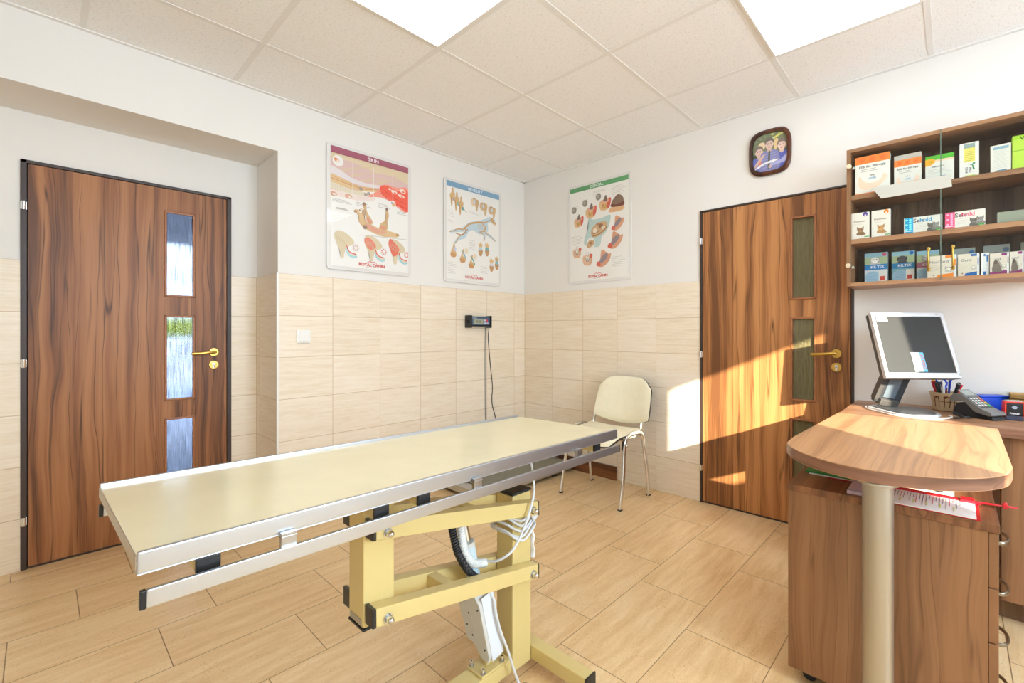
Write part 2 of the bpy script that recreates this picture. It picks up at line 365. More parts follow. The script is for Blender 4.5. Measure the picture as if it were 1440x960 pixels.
# ------------------------------------------------------------------ setting
g = G(); g.box((-4.1, YS-.08, -.12), (.2, .62, 0), FLOOR); struct(g, 'floor', 'beige travertine look floor tiles laid lengthwise in a third bond', 'floor')
g = G(); g.box((-4.1, YS-.08, H), (.2, .6, H+.12), CEIL); struct(g, 'ceiling', 'suspended ceiling of speckled off white mineral fibre tiles', 'ceiling')
g = G()
for i in range(-1, 6):
    x = -.5365-.6*i
    if XW < x < 0: g.box((x-.012, YS+.08, H-.0016), (x+.012, .006, H+.004), TBAR)
for j in range(-1, 9):
    y = -.498-.6*j
    if YS+.08 < y < 0: g.box((XW, y-.012, H-.0018), (.006, y+.012, H+.004), TBAR)
g.box((XW, -.016, H-.005), (.006, .006, H+.004), TBAR); g.box((-.016, YS+.08, H-.005), (.006, .006, H+.004), TBAR)
struct(g, 'trim_1', 'pale metal bars of the suspended ceiling grid', 'ceiling grid')
g = G()
g.box((-2.109, .006, 0), (.2, .6, H), WHITE); g.box((XW, .006, 2.252), (-2.109, .6, H), WHITE)
g.box((XW, ND, 0), (-3.135, ND+.12, 2.252), WHITE); g.box((-2.256, ND, 0), (-2.109, ND+.12, 2.252), WHITE); g.box((-3.135, ND, 2.016), (-2.256, ND+.12, 2.252), WHITE)
struct(g, 'wall_north', 'white plaster wall with the door niche behind the two tall posters', 'wall')
g = G()
g.box((.006, -1.690, 0), (.2, .006, H), WHITE); g.box((.006, YS, 0), (.2, -2.572, H), WHITE); g.box((.006, -2.572, 2.0), (.2, -1.690, H), WHITE)
struct(g, 'wall_east', 'white plaster wall with the sunlit door and the medicine cabinet', 'wall')
g = G()
wx0, wx1, wz0, wz1 = -3.110, -2.234, 1.568, 2.378
g.box((XW, YS, 0), (wx0, YS+.08, H), WHITE); g.box((-2.00, YS, 0), (-1.18, YS+.08, .95), WHITE); g.box((-2.00, YS, 2.20), (-1.18, YS+.08, H), WHITE); g.box((-1.18, YS, 0), (.006, YS+.08, H), WHITE); g.box((wx1, YS, 0), (-2.00, YS+.08, H), WHITE); g.box((wx0, YS, 0), (wx1, YS+.08, wz0), WHITE); g.box((wx0, YS, wz1), (wx1, YS+.08, H), WHITE)
struct(g, 'wall_south', 'white plaster wall with the small high window', 'wall')
g = G(); g.box((XW-.15, YS-.08, 0), (XW, .6, H), WHITE); struct(g, 'wall_west', 'plain white plaster wall at the left end of the room', 'wall')
g = G(); g.box((-2.109, 0, 0), (0, .006, 1.5217), T_N); g.box((-2.256, ND-.006, 0), (-2.109, ND, 1.5217), T_N); g.box((XW, ND-.006, 0), (-3.135, ND, 1.5217), T_N); g.box((-2.115, 0, 0), (-2.109, ND, 1.5217), T_E)
struct(g, 'wall_tiles_north', 'beige wood grain wall tiles up to chest height below the two posters', 'wall tiles')
g = G(); g.box((0, -1.690, 0), (.006, 0, 1.5205), T_E); struct(g, 'wall_tiles_east', 'beige wood grain wall tiles behind the chair', 'wall tiles')
g = G(); g.box((-2.118, -.003, 0), (-2.107, .006, 1.5230), WPLAS); struct(g, 'trim_2', 'thin white edge strip on the tiled niche corner', 'trim')
# window behind the camera
g = G()
for lo, hi in (((wx0, wz0), (wx1, wz0+.02)), ((wx0, wz1-.02), (wx1, wz1)), ((wx0, wz0), (wx0+.02, wz1)), ((wx1-.02, wz0), (wx1, wz1))):
    g.box((lo[0], YS+.005, lo[1]), (hi[0], YS+.03, hi[1]), WPLAS)
win = struct(g, 'window_1', 'small high white framed window letting the low sun in', 'window')
g = G(); g.box((wx0+.02, YS+.015, wz0+.02), (wx1-.02, YS+.019, wz1-.02), pane('clear_pane')); g.build('window_pane', win)

g = G()
for lo, hi in (((-2.00, .95), (-1.18, .97)), ((-2.00, 2.18), (-1.18, 2.20)), ((-2.00, .95), (-1.98, 2.20)), ((-1.20, .95), (-1.18, 2.20)), ((-1.60, .95), (-1.58, 2.20))):
    g.box((lo[0], YS+.005, lo[1]), (hi[0], YS+.03, hi[1]), WPLAS)
fill_win = struct(g, 'added_fill_window', 'added two part fill light window right of the small high window', 'window')  # unseen window, added to let more sky light into the room
g = G(); g.box((-1.98, YS+.015, .97), (-1.20, YS+.019, 2.18), bpy.data.materials['clear_pane']); g.build('window_pane', fill_win)
g = G(); g.box((-5.46, -9.7, -.2), (-4.2, -9.2, 4.6), WHITE); struct(g, 'sun_blocker', 'added tall white block keeping sun off the two part window', 'wall')  # unseen block outside, added to keep direct sun out of the added window
# outside, beyond the glazed left door
g = G(); g.box((-14, .62, -.14), (12, 9, -.04), mat('paving', (176, 184, 200), .7, noise=.12, nscale=3)); struct(g, 'pavement', 'grey paved yard outside the left door', 'pavement')
g = G(); g.box((-30, 9, -.14), (30, 60, -.04), mat('gravel', (198, 200, 204), .9, noise=.2, nscale=4)); struct(g, 'gravel_yard', 'pale gravel yard beyond the paving', 'yard')
g = G(); g.box((-7, .62, 2.27), (3, 4.2, 2.36), mat('porch_boards', (168, 168, 170), .8, noise=.06, nscale=5)); struct(g, 'porch_roof', 'grey porch roof outside the left door', 'roof')
g = G()
for i in range(70):
    x = -14+i*.5+random.uniform(-.1, .1); g.ell((x*1.6, 55+random.uniform(-.3, .3), random.uniform(1.2, 2.1)), (random.uniform(.7, 1.2), .9, random.uniform(.8, 1.2)), mat('hedge_leaves', (150, 160, 66), .9, noise=.45, nscale=14) if i == 0 else bpy.data.materials['hedge_leaves'], u=10, v=7)
solo(g, 'hedge', 'sunlit yellow green hedge outside behind the left door glass', 'hedge')
# corridor behind the right door
g = G(); gm = mat('corridor_paint', (150, 140, 110), .8)
g.box((.20, -3.0, -.02), (1.6, -1.3, 0), gm); g.box((.20, -3.0, 2.3), (1.6, -1.3, 2.35), gm); g.box((1.6, -3.0, 0), (1.65, -1.3, 2.3), gm); g.box((.20, -3.05, 0), (1.6, -3.0, 2.3), gm); g.box((.20, -1.3, 0), (1.6, -1.25, 2.3), gm)
struct(g, 'wall_corridor', 'dim corridor walls behind the right door glass', 'wall')

# ------------------------------------------------------------------ doors
BEAD = mat('door_bead', (158, 100, 60), .35, noise=.08, nscale=60)
def door(name, label, ax, face, u0, u1, lu0, lu1, ztop, zleaf, openings, gu, m, glass, latch_u, dirn, hinge_u, lock_key):
    """ax 0: leaf in an xz plane facing -y; ax 1: leaf in a yz plane facing -x"""
    def P(u, d, z): return (u, face+d, z) if ax == 0 else (face+d, u, z)
    def bx(g, ua, ub, da, db, za, zb, mm, bev=0):
        a, b = P(min(ua, ub), da, za), P(max(ua, ub), db, zb); g.box(a, b, mm, bev)
    root = thing(name, label, 'door', P((u0+u1)/2, 0, 0), kind='structure')
    g = G(); bx(g, u0, lu0, -.004, .10, 0, ztop, FRAME, .002); bx(g, u1, lu1, -.004, .10, 0, ztop, FRAME, .002); bx(g, min(u0, u1)+.001, max(u0, u1)-.001, -.004, .10, zleaf, ztop, FRAME, .002); sg = 1 if lu0 < lu1 else -1
    bx(g, lu0-.001*sg, lu0+.014*sg, .041, .10, 0, zleaf, FRAME); bx(g, lu1+.001*sg, lu1-.014*sg, .041, .10, 0, zleaf, FRAME); bx(g, lu0, lu1, .041, .10, zleaf-.014, zleaf, FRAME); bx(g, lu0, lu1, .006, .10, 0, .010, FRAME); bx(g, lu0, lu1, .041, .10, .009, .024, FRAME); g.build('door_frame', root)
    g = G(); zb = .012; e = .0025; la, lb = min(lu0, lu1)+e, max(lu0, lu1)-e; ga, gb = min(gu), max(gu)
    zs = [zb]+[z for o in openings for z in o]+[zleaf-e]
    bx(g, la, ga, -.001, .039, zb, zleaf-e, m, .0015); bx(g, gb, lb, -.001, .039, zb, zleaf-e, m, .0015)
    for k in range(0, len(zs), 2): bx(g, ga, gb, -.001, .039, zs[k], zs[k+1], m)
    leaf = g.build('door_leaf', root)
    for z0, z1 in openings:
        g = G(); t = .012; bead = BEAD
        for a, b, c, d in ((ga, ga+t, z0, z1), (gb-t, gb, z0, z1), (ga, gb, z0, z0+t), (ga, gb, z1-t, z1)): bx(g, a, b, -.006, .02, c, d, bead, .004)
        g.build('glazing_bead', root)
        g = G(); bx(g, ga+.004, gb-.004, .012, .017, z0+.004, z1-.004, glass); g.build('glass_pane', root)
    for z in (1.79, 1.015, .24):
        g = G(); q0, q1 = P(hinge_u, -.008, z-.022), P(hinge_u, -.008, z+.02); g.cyl(q0, q1, .0075, CHROME, bev=.001); bx(g, hinge_u-.011, hinge_u+.011, -.006, .0, z-.02, z+.018, CHROME, .002); g.build('hinge', root)
    zh = 1.045; L = dirn
    g = G(); g.cyl(P(latch_u, -.011, zh), P(latch_u, -.001, zh), .0255, BRASS, bev=.003, seg=32); rose = g.build('handle_rose', root)
    g = G(); g.cyl(P(latch_u, -.05, zh), P(latch_u, -.01, zh), .009, BRASS)
    pts = [P(latch_u+.004*-L, -.047, zh+.001), P(latch_u+.03*L, -.052, zh), P(latch_u+.07*L, -.052, zh-.004), P(latch_u+.118*L, -.050, zh-.006)]
    g.tube(pts, (.0085, .007), BRASS, 12, 6); g.build('lever', rose)
    g = G(); g.cyl(P(latch_u, -.009, zh-.078), P(latch_u, -.001, zh-.078), .0255, BRASS, bev=.003, seg=32); esc = g.build('lock_escutcheon', root)
    g = G(); g.cyl(P(latch_u, -.012, zh-.072), P(latch_u, -.008, zh-.072), .008, CHROME); bx(g, latch_u-.005, latch_u+.005, -.012, -.008, zh-.096, zh-.072, CHROME, .001)
    if lock_key: bx(g, latch_u-.014, latch_u+.010, -.03, -.011, zh-.076, zh-.071, CHROME, .001)
    g.build('lock_cylinder', esc)
    return root
GL1 = ribbed_glass('streaky_clear_glass', (72, 74, 78), 0, .07, .96, .35, 1.5); GL2 = ribbed_glass('streaky_olive_glass', (150, 140, 96), 1, .12, .35)  # left glass streaks paint in the light that wavy glass would focus
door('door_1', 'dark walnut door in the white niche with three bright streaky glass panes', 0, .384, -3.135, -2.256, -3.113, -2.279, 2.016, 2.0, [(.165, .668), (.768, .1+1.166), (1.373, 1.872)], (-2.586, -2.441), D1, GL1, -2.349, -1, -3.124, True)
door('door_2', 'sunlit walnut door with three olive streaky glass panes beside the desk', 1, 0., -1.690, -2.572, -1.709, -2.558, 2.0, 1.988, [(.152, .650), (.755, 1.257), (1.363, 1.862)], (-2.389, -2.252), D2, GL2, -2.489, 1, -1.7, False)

# ------------------------------------------------------------------ ceiling lights
EMI = bpy.data.materials.new('light_diffuser'); EMI.use_nodes = True; _b = EMI.node_tree.nodes['Principled BSDF']
_b.inputs['Base Color'].default_value = (.9, .9, .9, 1); _b.inputs['Emission Color'].default_value = (.90, .96, 1.0, 1); _b.inputs['Emission Strength'].default_value = PANEL
for i, j, lb in ((2, 1, 'square white lit ceiling panel above the two tall posters'), (0, 3, 'square white lit ceiling panel nearest the medicine cabinet'), (2, 5, 'unseen lit ceiling panel added for room light near the small high window')):  # third panel is unseen, added to raise the ambient light
    x, y = -.5365-.6*(i+.5), -.498-.6*(j+.5); t = thing('ceiling_light', lb, 'light', (x, y, H-.008), group='ceiling light panels')
    a, b = .288, .279; g = G()
    for lo, hi in (((-a, -a), (a, -b)), ((-a, b), (a, a)), ((-a, -b), (-b, b)), ((b, -b), (a, b))): g.box((x+lo[0], y+lo[1], H-.008), (x+hi[0], y+hi[1], H-.0005), WPLAS)
    g.build('light_frame', t); g = G(); g.box((x-b, y-b, H-.006), (x+b, y+b, H-.001), EMI); g.build('diffuser', t)
# ------------------------------------------------------------------ examination table
e_ = Vector((.99958, .0180, -.0229)).normalized(); n_ = Vector((-.0180, .9997, -.0138)); n_ = (n_-e_*n_.dot(e_)).normalized(); u_ = e_.cross(n_)
RT = Matrix((e_, n_, u_)).transposed()
TM = Matrix.Translation((-2.257, -1.755, .80)) @ RT.to_4x4()          # table top frame: x along, y across, z=0 at the rail tops
tb = thing('examination_table', 'long cream topped veterinary examination table with steel side rails on yellow lifting frame', 'examination table', (-2.257, -1.865, 0))
MATTOP = mat('cream_laminate', (226, 215, 178), .20, coat=.2, noise=.025, nscale=9)
g = G(); g.box((-.7123, -.2575, -.026), (.7123, .2575, -.008), MATTOP, .002, TM); g.box((-.7115, -.2575, -.036), (.7115, .2575, -.0262), YELLOW, .001, TM); g.build('table_top', tb)
g = G(); g.box((-.7123, -.268, -.0365), (.7123, -.2575, 0), STEEL, .003, TM); g.box((-.7123, -.268, -.0365), (.7123, -.245, -.0345), STEEL, .0008, TM); g.build('side_rail', tb)
g = G(); g.box((-.7123, .2575, -.0365), (.697, .268, 0), STEEL, .003, TM); g.build('side_rail', tb)
g = G(); g.box((-.7135, -.2575, -.030), (-.7110, .2575, -.0085), brushed('end_strip', (205, 196, 180), .35, 1), .0008, TM); g.build('end_strip', tb)
for s in (-1, 1):
    g = G(); a, b = sorted((s*.288, s*.278)); g.box((-.703, a, -.083), (.695, b, -.055), STEEL, .002, TM); r = g.build('accessory_rail', tb)
    g = G(); g.box((-.711, a-.0005, -.0835), (-.703, b+.0005, -.0545), BLKPL, .0015, TM); g.build('end_cap', r); g = G(); g.box((.695, a, -.083), (.698, b, -.055), BLKPL, .001, TM); g.build('end_cap', r)
    for x0, x1 in ((-.507, -.479), (.432, .461), (-.03, -.002)):
        g = G(); a, b = sorted((s*.2805, s*.270)); g.box((x0, a, -.060), (x1, b, -.030), STEEL_V, .0015, TM); g.box((x0, *sorted((s*.282, s*.25))[:1], -.0395), (x1, sorted((s*.282, s*.25))[1], -.0365), STEEL_V, .0005, TM); g.build('rail_clip', tb)
for x0, x1 in ((-.635, -.600), (.562, .597), (-.308, -.273), (-.194, -.160)):
    g = G(); g.box((x0, -.255, -.0635), (x1, .255, -.0365), YELLOW, .003, TM); tt = g.build('cross_tube', tb)
    for s in (-1, 1):
        g = G(); a, b = sorted((s*.255, s*.2655)); g.box((x0-.0005, a, -.064), (x1+.0005, b, -.038), BLKPL, .002, TM); g.build('end_cap', tt)
g = G(); g.box((-.274, .06, -.062), (-.193, .10, -.037), YELLOW, .003, TM); g.box((-.274, -.21, -.062), (-.193, -.17, -.037), YELLOW, .003, TM); g.box((-.60, -.05, -.060), (.562, .0, -.0365), YELLOW, .003, TM); g.build('longitudinal_beam', tb)
y0, y1 = -1.905, -1.825
g = G(); g.box((-2.528, y0, .430), (-2.442, y1, .748), YELLOW, .006); mp = g.build('lifting_post', tb)
g = G(); g.box((-2.529, y0-.001, .4235), (-2.441, y1+.001, .430), BLKPL, .002); g.build('end_cap', mp)
g = G(); g.box((-2.5295, -1.894, .436), (-2.528, -1.836, .4515), ALU, .0005)
for y in (-1.888, -1.842): g.cyl((-2.5305, y, .444), (-2.529, y, .444), .002, CHROME, seg=10)
g.build('rating_plate', mp)
g = G(); g.box((-2.012, y0, .035), (-1.922, y1, .622), YELLOW, .006); fp = g.build('fixed_post', tb)
g = G(); g.box((-2.0125, y0-.0005, .622), (-1.9215, y1+.0005, .6305), BLACK, .003); g.build('rubber_pad', fp)
def arm(xl, zl, xr, zr, ya, yb, hgt=.047):
    dx = (xr-xl); sl = (zr-zl)/dx; xa, xb = xl-.031, xr+.029; za, zb = zl-.031*sl, zr+.029*sl
    MX = Matrix(((1, 0, 0, 0), (0, 0, 1, 0), (0, 1, 0, 0), (0, 0, 0, 1)))
    g = G(); g.prism([(xa, za-hgt/2), (xb, zb-hgt/2), (xb, zb+hgt/2), (xa, za+hgt/2)], ya, yb, YELLOW, MX, .004); o = g.build('lifting_arm', tb)
    g = G(); g.prism([(xa-.009, za-hgt/2+.0015), (xa, za-hgt/2), (xa, za+hgt/2), (xa-.009, za+hgt/2+.0015)], ya-.0008, yb+.0008, BLKPL, MX, .002); g.build('end_cap', o)
    g = G(); g.prism([(xb, zb-hgt/2), (xb+.002, zb-hgt/2), (xb+.002, zb+hgt/2), (xb, zb+hgt/2)], ya, yb, BLKPL, MX); g.build('end_cap', o)
    return o
def nut(x, z, y, s, par):
    g = G(); g.cyl((x, y, z), (x, y+s*.0025, z), .0125, CHROME, seg=24); g.cyl((x, y+s*.0025, z), (x, y+s*.005, z), .0105, ALU, seg=20); g.cyl((x, y+s*.005, z), (x, y+s*.015, z), .0095, CHROME, seg=6, bev=.001)
    g.ell((x, y+s*.0155, z), (.0082, .0085, .0082), CHROME, u=16, v=10); g.build('bolt', par)
LO = (-2.484, .463, -1.956, .3635); UP = (-2.484, .676, -1.956, .5765)
for P4 in (LO, UP):
    for ya, yb, s in ((-1.945, y0-.001, -1), (y1+.001, -1.785, 1)):
        o = arm(*P4, ya, yb)
        for x, z in ((P4[0], P4[1]-.006), (P4[2], P4[3]-.004)): nut(x, z, ya if s < 0 else yb, s, o)
def ct(x, P4, name):
    z = P4[1]+(P4[3]-P4[1])*(x-P4[0])/(P4[2]-P4[0]); g = G(); g.box((x-.0155, y0-.002, z-.021), (x+.0155, y1+.002, z+.021), YELLOW, .003); g.build(name, tb); return z
ct(-2.272, LO, 'arm_brace'); zu = ct(-2.19, UP, 'arm_brace')
# base
g = G(); g.box((-2.80, y0+.002, .038), (-2.012, y1-.002, .086), YELLOW, .006); g.build('base_beam', tb)
for x0, x1 in ((-1.940, -1.891), (-2.82, -2.77)):
    g = G(); xx = (x0 if x0 < -2.5 else -1.922+.0005); g.box((xx, -2.135, .036), (xx+.05, -1.595, .085), YELLOW, .006); f = g.build('base_foot', tb)
    for s, y in ((-1, -2.135), (1, -1.595)):
        g = G(); a, b = sorted((y, y+s*.006)); g.box((xx-.0005, a, .0355), (xx+.0505, b, .0855), BLKPL, .002); g.build('end_cap', f)
        g = G(); yy = y-s*.03; g.cyl((xx+.025, yy, 0), (xx+.025, yy, .014), .022, BLACK, .018); g.cyl((xx+.025, yy, .014), (xx+.025, yy, .036), .006, CHROME); g.build('levelling_foot', f)
g = G(); g.lathe([(.024, 0), (.026, .006), (.022, .014), (.010, .017), (.007, .038)], BLACK, mx=Matrix.Translation((-1.990, -1.775, 0))); g.build('levelling_foot', tb)
# actuator between base plate and upper arms
g = G(); g.box((-2.142, y0+.003, .086), (-2.036, y1-.003, .094), YELLOW, .002); bp = g.build('actuator_base_plate', tb)
g = G(); g.box((-2.100, -1.875, .094), (-2.072, -1.855, .140), YELLOW, .002); g.build('clevis', bp)
for x in (-2.130, -2.048):
    for y in (-1.893, -1.837):
        g = G(); g.cyl((x, y, .094), (x, y, .098), .0075, ALU); g.cyl((x, y, .098), (x, y, .110), .0052, CHROME, seg=14, bev=.001); g.cyl((x, y, .110), (x, y, .1105), .0028, BLKPL, seg=6); g.build('bolt', bp)
A0 = Vector((-2.086, -1.865, .125)); A1 = Vector((-2.19, -1.865, zu-.01)); ad = (A1-A0).normalized(); q = ad.to_track_quat('Z', 'Y').to_matrix().to_4x4(); AM = Matrix.Translation(A0) @ q
BEIGE = mat('actuator_grey', (196, 197, 192), .5); 
sx = Vector((1, 0, 0)); ax_x = (sx-ad*sx.dot(ad)).normalized(); ax_y = ad.cross(ax_x)
AM = Matrix.Translation(A0) @ Matrix((ax_x, ax_y, ad)).transposed().to_4x4()
g = G(); MXZ = Matrix(((0, 0, 1, 0), (1, 0, 0, 0), (0, 1, 0, 0), (0, 0, 0, 1)))   # profile in (y, along) extruded over x
prof = [(-.052, .035), (-.050, .215), (-.030, .245), (.058, .245), (.062, .150), (.040, .085), (-.010, .012), (-.040, .010)]
g.prism(prof, -.034, .030, BEIGE, AM @ MXZ, .004)
g.prism([(-.0535, .02), (-.0515, .235), (-.0500, .235), (-.0505, .012)], -.022, .026, mat('actuator_face', (214, 220, 226), .4), AM @ MXZ)
g.box((-.0352, .0, .06), (-.034, .05, .20), BEIGE, .0005, AM)
for yy, zz in ((-.04, .06), (-.04, .20), (.045, .20), (.03, .12), (.01, .17), (.01, .09)): g.cyl(AM @ Vector((-.0375, yy, zz)), AM @ Vector((-.034, yy, zz)), .0026, BLKPL, seg=10)
mo = g.build('actuator_motor', tb)
g = G(); g.cyl(A0-ad*.012, A0+ad*.012, .011, DGREY); g.cyl(A0+Vector((.004, -.022, .004)), A0+Vector((.004, .022, .004)), .008, CHROME); g.build('pivot_pin', mo)
g = G(); g.cyl(A0+ad*.24, A0+ad*.385, .021, mat('actuator_tube', (186, 204, 212), .35), seg=24, bev=.002); g.cyl(A0+ad*.385, A0+ad*.40, .0215, BEIGE, seg=24); g.build('actuator_tube', tb)
g = G(); g.cyl(A0+ad*.40, A1, .012, CHROME, seg=20); g.build('actuator_rod', tb)
def coil_path(pts, r, pitch, n=10):
    P = spline(pts, 24); out = []; L = 0; up = Vector((0, 1, 0))
    for i in range(len(P)-1):
        t = (P[i+1]-P[i]); sd = t.cross(up).normalized(); st = max(1, int(t.length/pitch*n))
        for k in range(st):
            a = 2*math.pi*(L/pitch); out.append(P[i]+t*(k/st)+(up*math.cos(a)+sd*math.sin(a))*r); L += t.length/st
    return out
g = G(); g.tube(coil_path([(-2.262, -1.895, .640), (-2.247, -1.895, .574), (-2.228, -1.893, .510), (-2.188, -1.89, .442), (-2.135, -1.885, .385), (-2.12, -1.88, .355)], .0085, .0085), .0036, BLACK, 6, 0); g.build('spiral_cable', tb)
g = G(); hose = spline([(-2.222, -1.888, .640), (-2.212, -1.888, .576), (-2.201, -1.888, .513), (-2.168, -1.886, .456), (-2.128, -1.882, .438), (-2.110, -1.88, .432)], 8); g.tube(hose, .0105, mat('hose_white', (222, 224, 222), .4), 12, 0)
for i in range(1, len(hose)-1):
    a, b = hose[i], hose[i+1]; g.cyl(a-(b-a).normalized()*.0022, a+(b-a).normalized()*.0022, .0128, bpy.data.materials['hose_white'], seg=14, bev=.001)
g.cyl(hose[-2], hose[-1]+(hose[-1]-hose[-2])*.4, .0135, bpy.data.materials['hose_white'], seg=16, bev=.002); g.build('corrugated_hose', tb)
g = G(); g.tube([(-2.118, -1.915, .352), (-2.112, -1.926, .330), (-2.108, -1.928, .295), (-2.090, -1.93, .228), (-2.056, -1.932, .141), (-2.034, -1.935, .073), (-2.012, -1.95, .012), (-1.985, -1.985, .005), (-1.95, -2.04, .0045), (-1.96, -2.12, .0045)], .0042, CABLE, 8, 8); g.build('motor_cable', tb)

# hand switch cable coiled round the fixed post
g = G(); g.tube([(-1.975, -1.93, .764), (-1.977, -1.955, .739), (-1.970, -1.962, .672), (-1.977, -1.962, .611), (-2.020, -1.962, .531), (-2.066, -1.958, .48), (-2.098, -1.93, .452), (-2.108, -1.89, .440), (-2.112, -1.845, .430), (-2.104, -1.84, .40)], .0040, CABLE, 8, 8); hc = g.build('hand_switch_cable', tb); hc['label'] = 'pale grey hand switch cable'
for k, (zl, zr, sag) in enumerate(((.556, .552, .020), (.553, .548, .034), (.532, .530, .030), (.506, .520, .022), (.512, .505, .04))):
    x0, x1, ya, yb = -2.022-.003*k, -1.914+.002*k, -1.914-.004*(k % 3), -1.817
    if zl > .53: ya = -1.913
    P = [(x0, ya+.02, zl), (x0+.02, ya, zl-sag*.55), (-1.975, ya-.003, zl-sag), (x1-.02, ya, zr-sag*.2), (x1, ya+.015, zr), (x1+.001, yb-.02, zr), (x1-.015, yb+.004, zr-.004), (-1.96, yb+.006, zr-.01), (x0+.02, yb+.004, zl-.004), (x0, yb-.012, zl)]
    g = G(); g.tube(P, .0042, CABLE, 8, 6, True); g.build('coil_turn', hc)
g = G(); g.tube([(-1.918, -1.915, .570), (-1.911, -1.918, .555), (-1.912, -1.92, .535), (-1.926, -1.922, .528), (-1.935, -1.922, .545), (-1.925, -1.919, .565)], .0042, CABLE, 8, 6, True)
g.tube([(-1.934, -1.922, .546), (-1.92, -1.926, .543), (-1.906, -1.922, .548), (-1.898, -1.915, .566), (-1.902, -1.9, .585)], .0042, CABLE, 8, 6)
for a in (-.004, .003): g.tube([(-1.925+a, -1.921, .520), (-1.924+a, -1.922, .545), (-1.922+a, -1.921, .566)], .0036, CABLE, 8, 4)
g.build('cable_knot', hc)
g = G(); P = [(-1.9165, -1.885, .548), (-1.9145, -1.888, .52), (-1.909, -1.89, .50), (-1.9135, -1.89, .478), (-1.908, -1.892, .455), (-1.9125, -1.892, .43), (-1.907, -1.893, .405), (-1.913, -1.894, .385)]
g.tube(P, (.0045, .016), mat('white_tape', (244, 244, 246), .6), 10, 6, flat=(1, 0, 0)); g.build('white_tape_strip', hc)
g = G(); g.tube([(-1.863, -1.90, .0045), (-1.875, -1.80, .0045), (-1.83, -1.86, .0045), (-1.800, -1.93, .0045), (-1.797, -1.99, .0045), (-1.815, -2.06, .0045), (-1.85, -2.12, .0045), (-1.93, -2.19, .0045)], .0042, CABLE, 8, 8)
solo(g, 'floor_cable', 'thin pale cable looping over the floor past the right table foot', 'cable')
g = G(); gy = mat('earth_green', (60, 120, 50), .5); yy = mat('earth_yellow', (206, 200, 60), .5)
for k in range(3): g.tube([(-2.028+.026*math.cos(a), -1.968+.022*math.sin(a), .006+.009*k+.003*math.sin(a+k)) for a in [i*math.pi/5 for i in range(10)]], .0038, (gy, yy, BLACK)[k], 8, 4, True)
solo(g, 'earth_wire_coil', 'small coil of green and yellow earth wire at the foot of the right post', 'wire')

# ------------------------------------------------------------------ visitor chair
VIN = mat('cream_vinyl', (238, 229, 200), .42, noise=.02, nscale=30); VBK = mat('chair_black_shell', (30, 29, 28), .5)
ch = thing('visitor_chair', 'cream vinyl visitor chair with chrome frame beside the sunlit door', 'chair', (-.33, -1.12, 0))
def grid_pad(g, f, nu, nv, th, m, mb):
    """cushion: f(u,v)->(point, normal); top surface m, shell mb"""
    T = [[f(i/nu, j/nv) for j in range(nv+1)] for i in range(nu+1)]
    b = bmesh.new(); A = [[b.verts.new(p+n*th*(1-.75*max(abs(2*i/nu-1), abs(2*j/nv-1))**7)) for j, (p, n) in enumerate(r)] for i, r in enumerate(T)]; B = [[b.verts.new(p-n*.004) for p, n in r] for r in T]
    for i in range(nu):
        for j in range(nv): b.faces.new((A[i][j], A[i+1][j], A[i+1][j+1], A[i][j+1]))
    g.merge(b, m)
    b = bmesh.new(); A2 = [[b.verts.new(p+n*th*.24) for j, (p, n) in enumerate(r)] for r in T]; B = [[b.verts.new(p-n*.006) for p, n in r] for r in T]
    for i in range(nu):
        for j in range(nv): b.faces.new((B[i][j], B[i][j+1], B[i+1][j+1], B[i+1][j]))
    ring = [(i, 0) for i in range(nu)]+[(nu, j) for j in range(nv)]+[(i, nv) for i in range(nu, 0, -1)]+[(0, j) for j in range(nv, 0, -1)]
    for k in range(len(ring)):
        (a, c), (d, h) = ring[k], ring[(k+1) % len(ring)]; b.faces.new((A2[a][c], A2[d][h], B[d][h], B[a][c]))
    g.merge(b, mb)
def seatf(u, v):
    y = -1.355+.455*v; x = -.60+.42*u; k = abs(2*v-1)
    z = .452+.010*(2*v-1)**2 - .045*max(0, (.28-u)/.28)**2 + .012*max(0, (u-.75)/.25)**2
    s = 1-.10*max(0, (.2-u)/.2)**2-.03*max(0, (u-.85)/.15)**2
    x += .02*(k**4)*(1 if u < .5 else -.6); y = -1.1275+(y+1.1275)*s
    nx = -.5*max(0, (.28-u)/.28)
    return Vector((x, y, z)), Vector((nx, 0, 1)).normalized()
g = G(); grid_pad(g, seatf, 20, 18, .030, VIN, VBK); g.build('seat', ch, sharp=60)
def backf(u, v):
    y = -1.400+.470*v+.0; c = 2*v-1; yc = -1.165; hw = .235
    top = .832-.055*abs(c)**5.; bot = .542-.048*(1-abs(c)**2.2)
    z = bot+(top-bot)*u
    wdt = 1-.06*(u**2); wdt -= .085*max(0, (u-.8)/.2)**3
    yy = yc+c*hw*wdt
    x = -.150+.050*(1-c*c)*.9+.075*(u-.5)-.0
    return Vector((x, yy, z)), Vector((-1, -.35*c, .22)).normalized()
g = G(); grid_pad(g, backf, 20, 20, .022, VIN, VBK); g.build('backrest', ch, sharp=60)
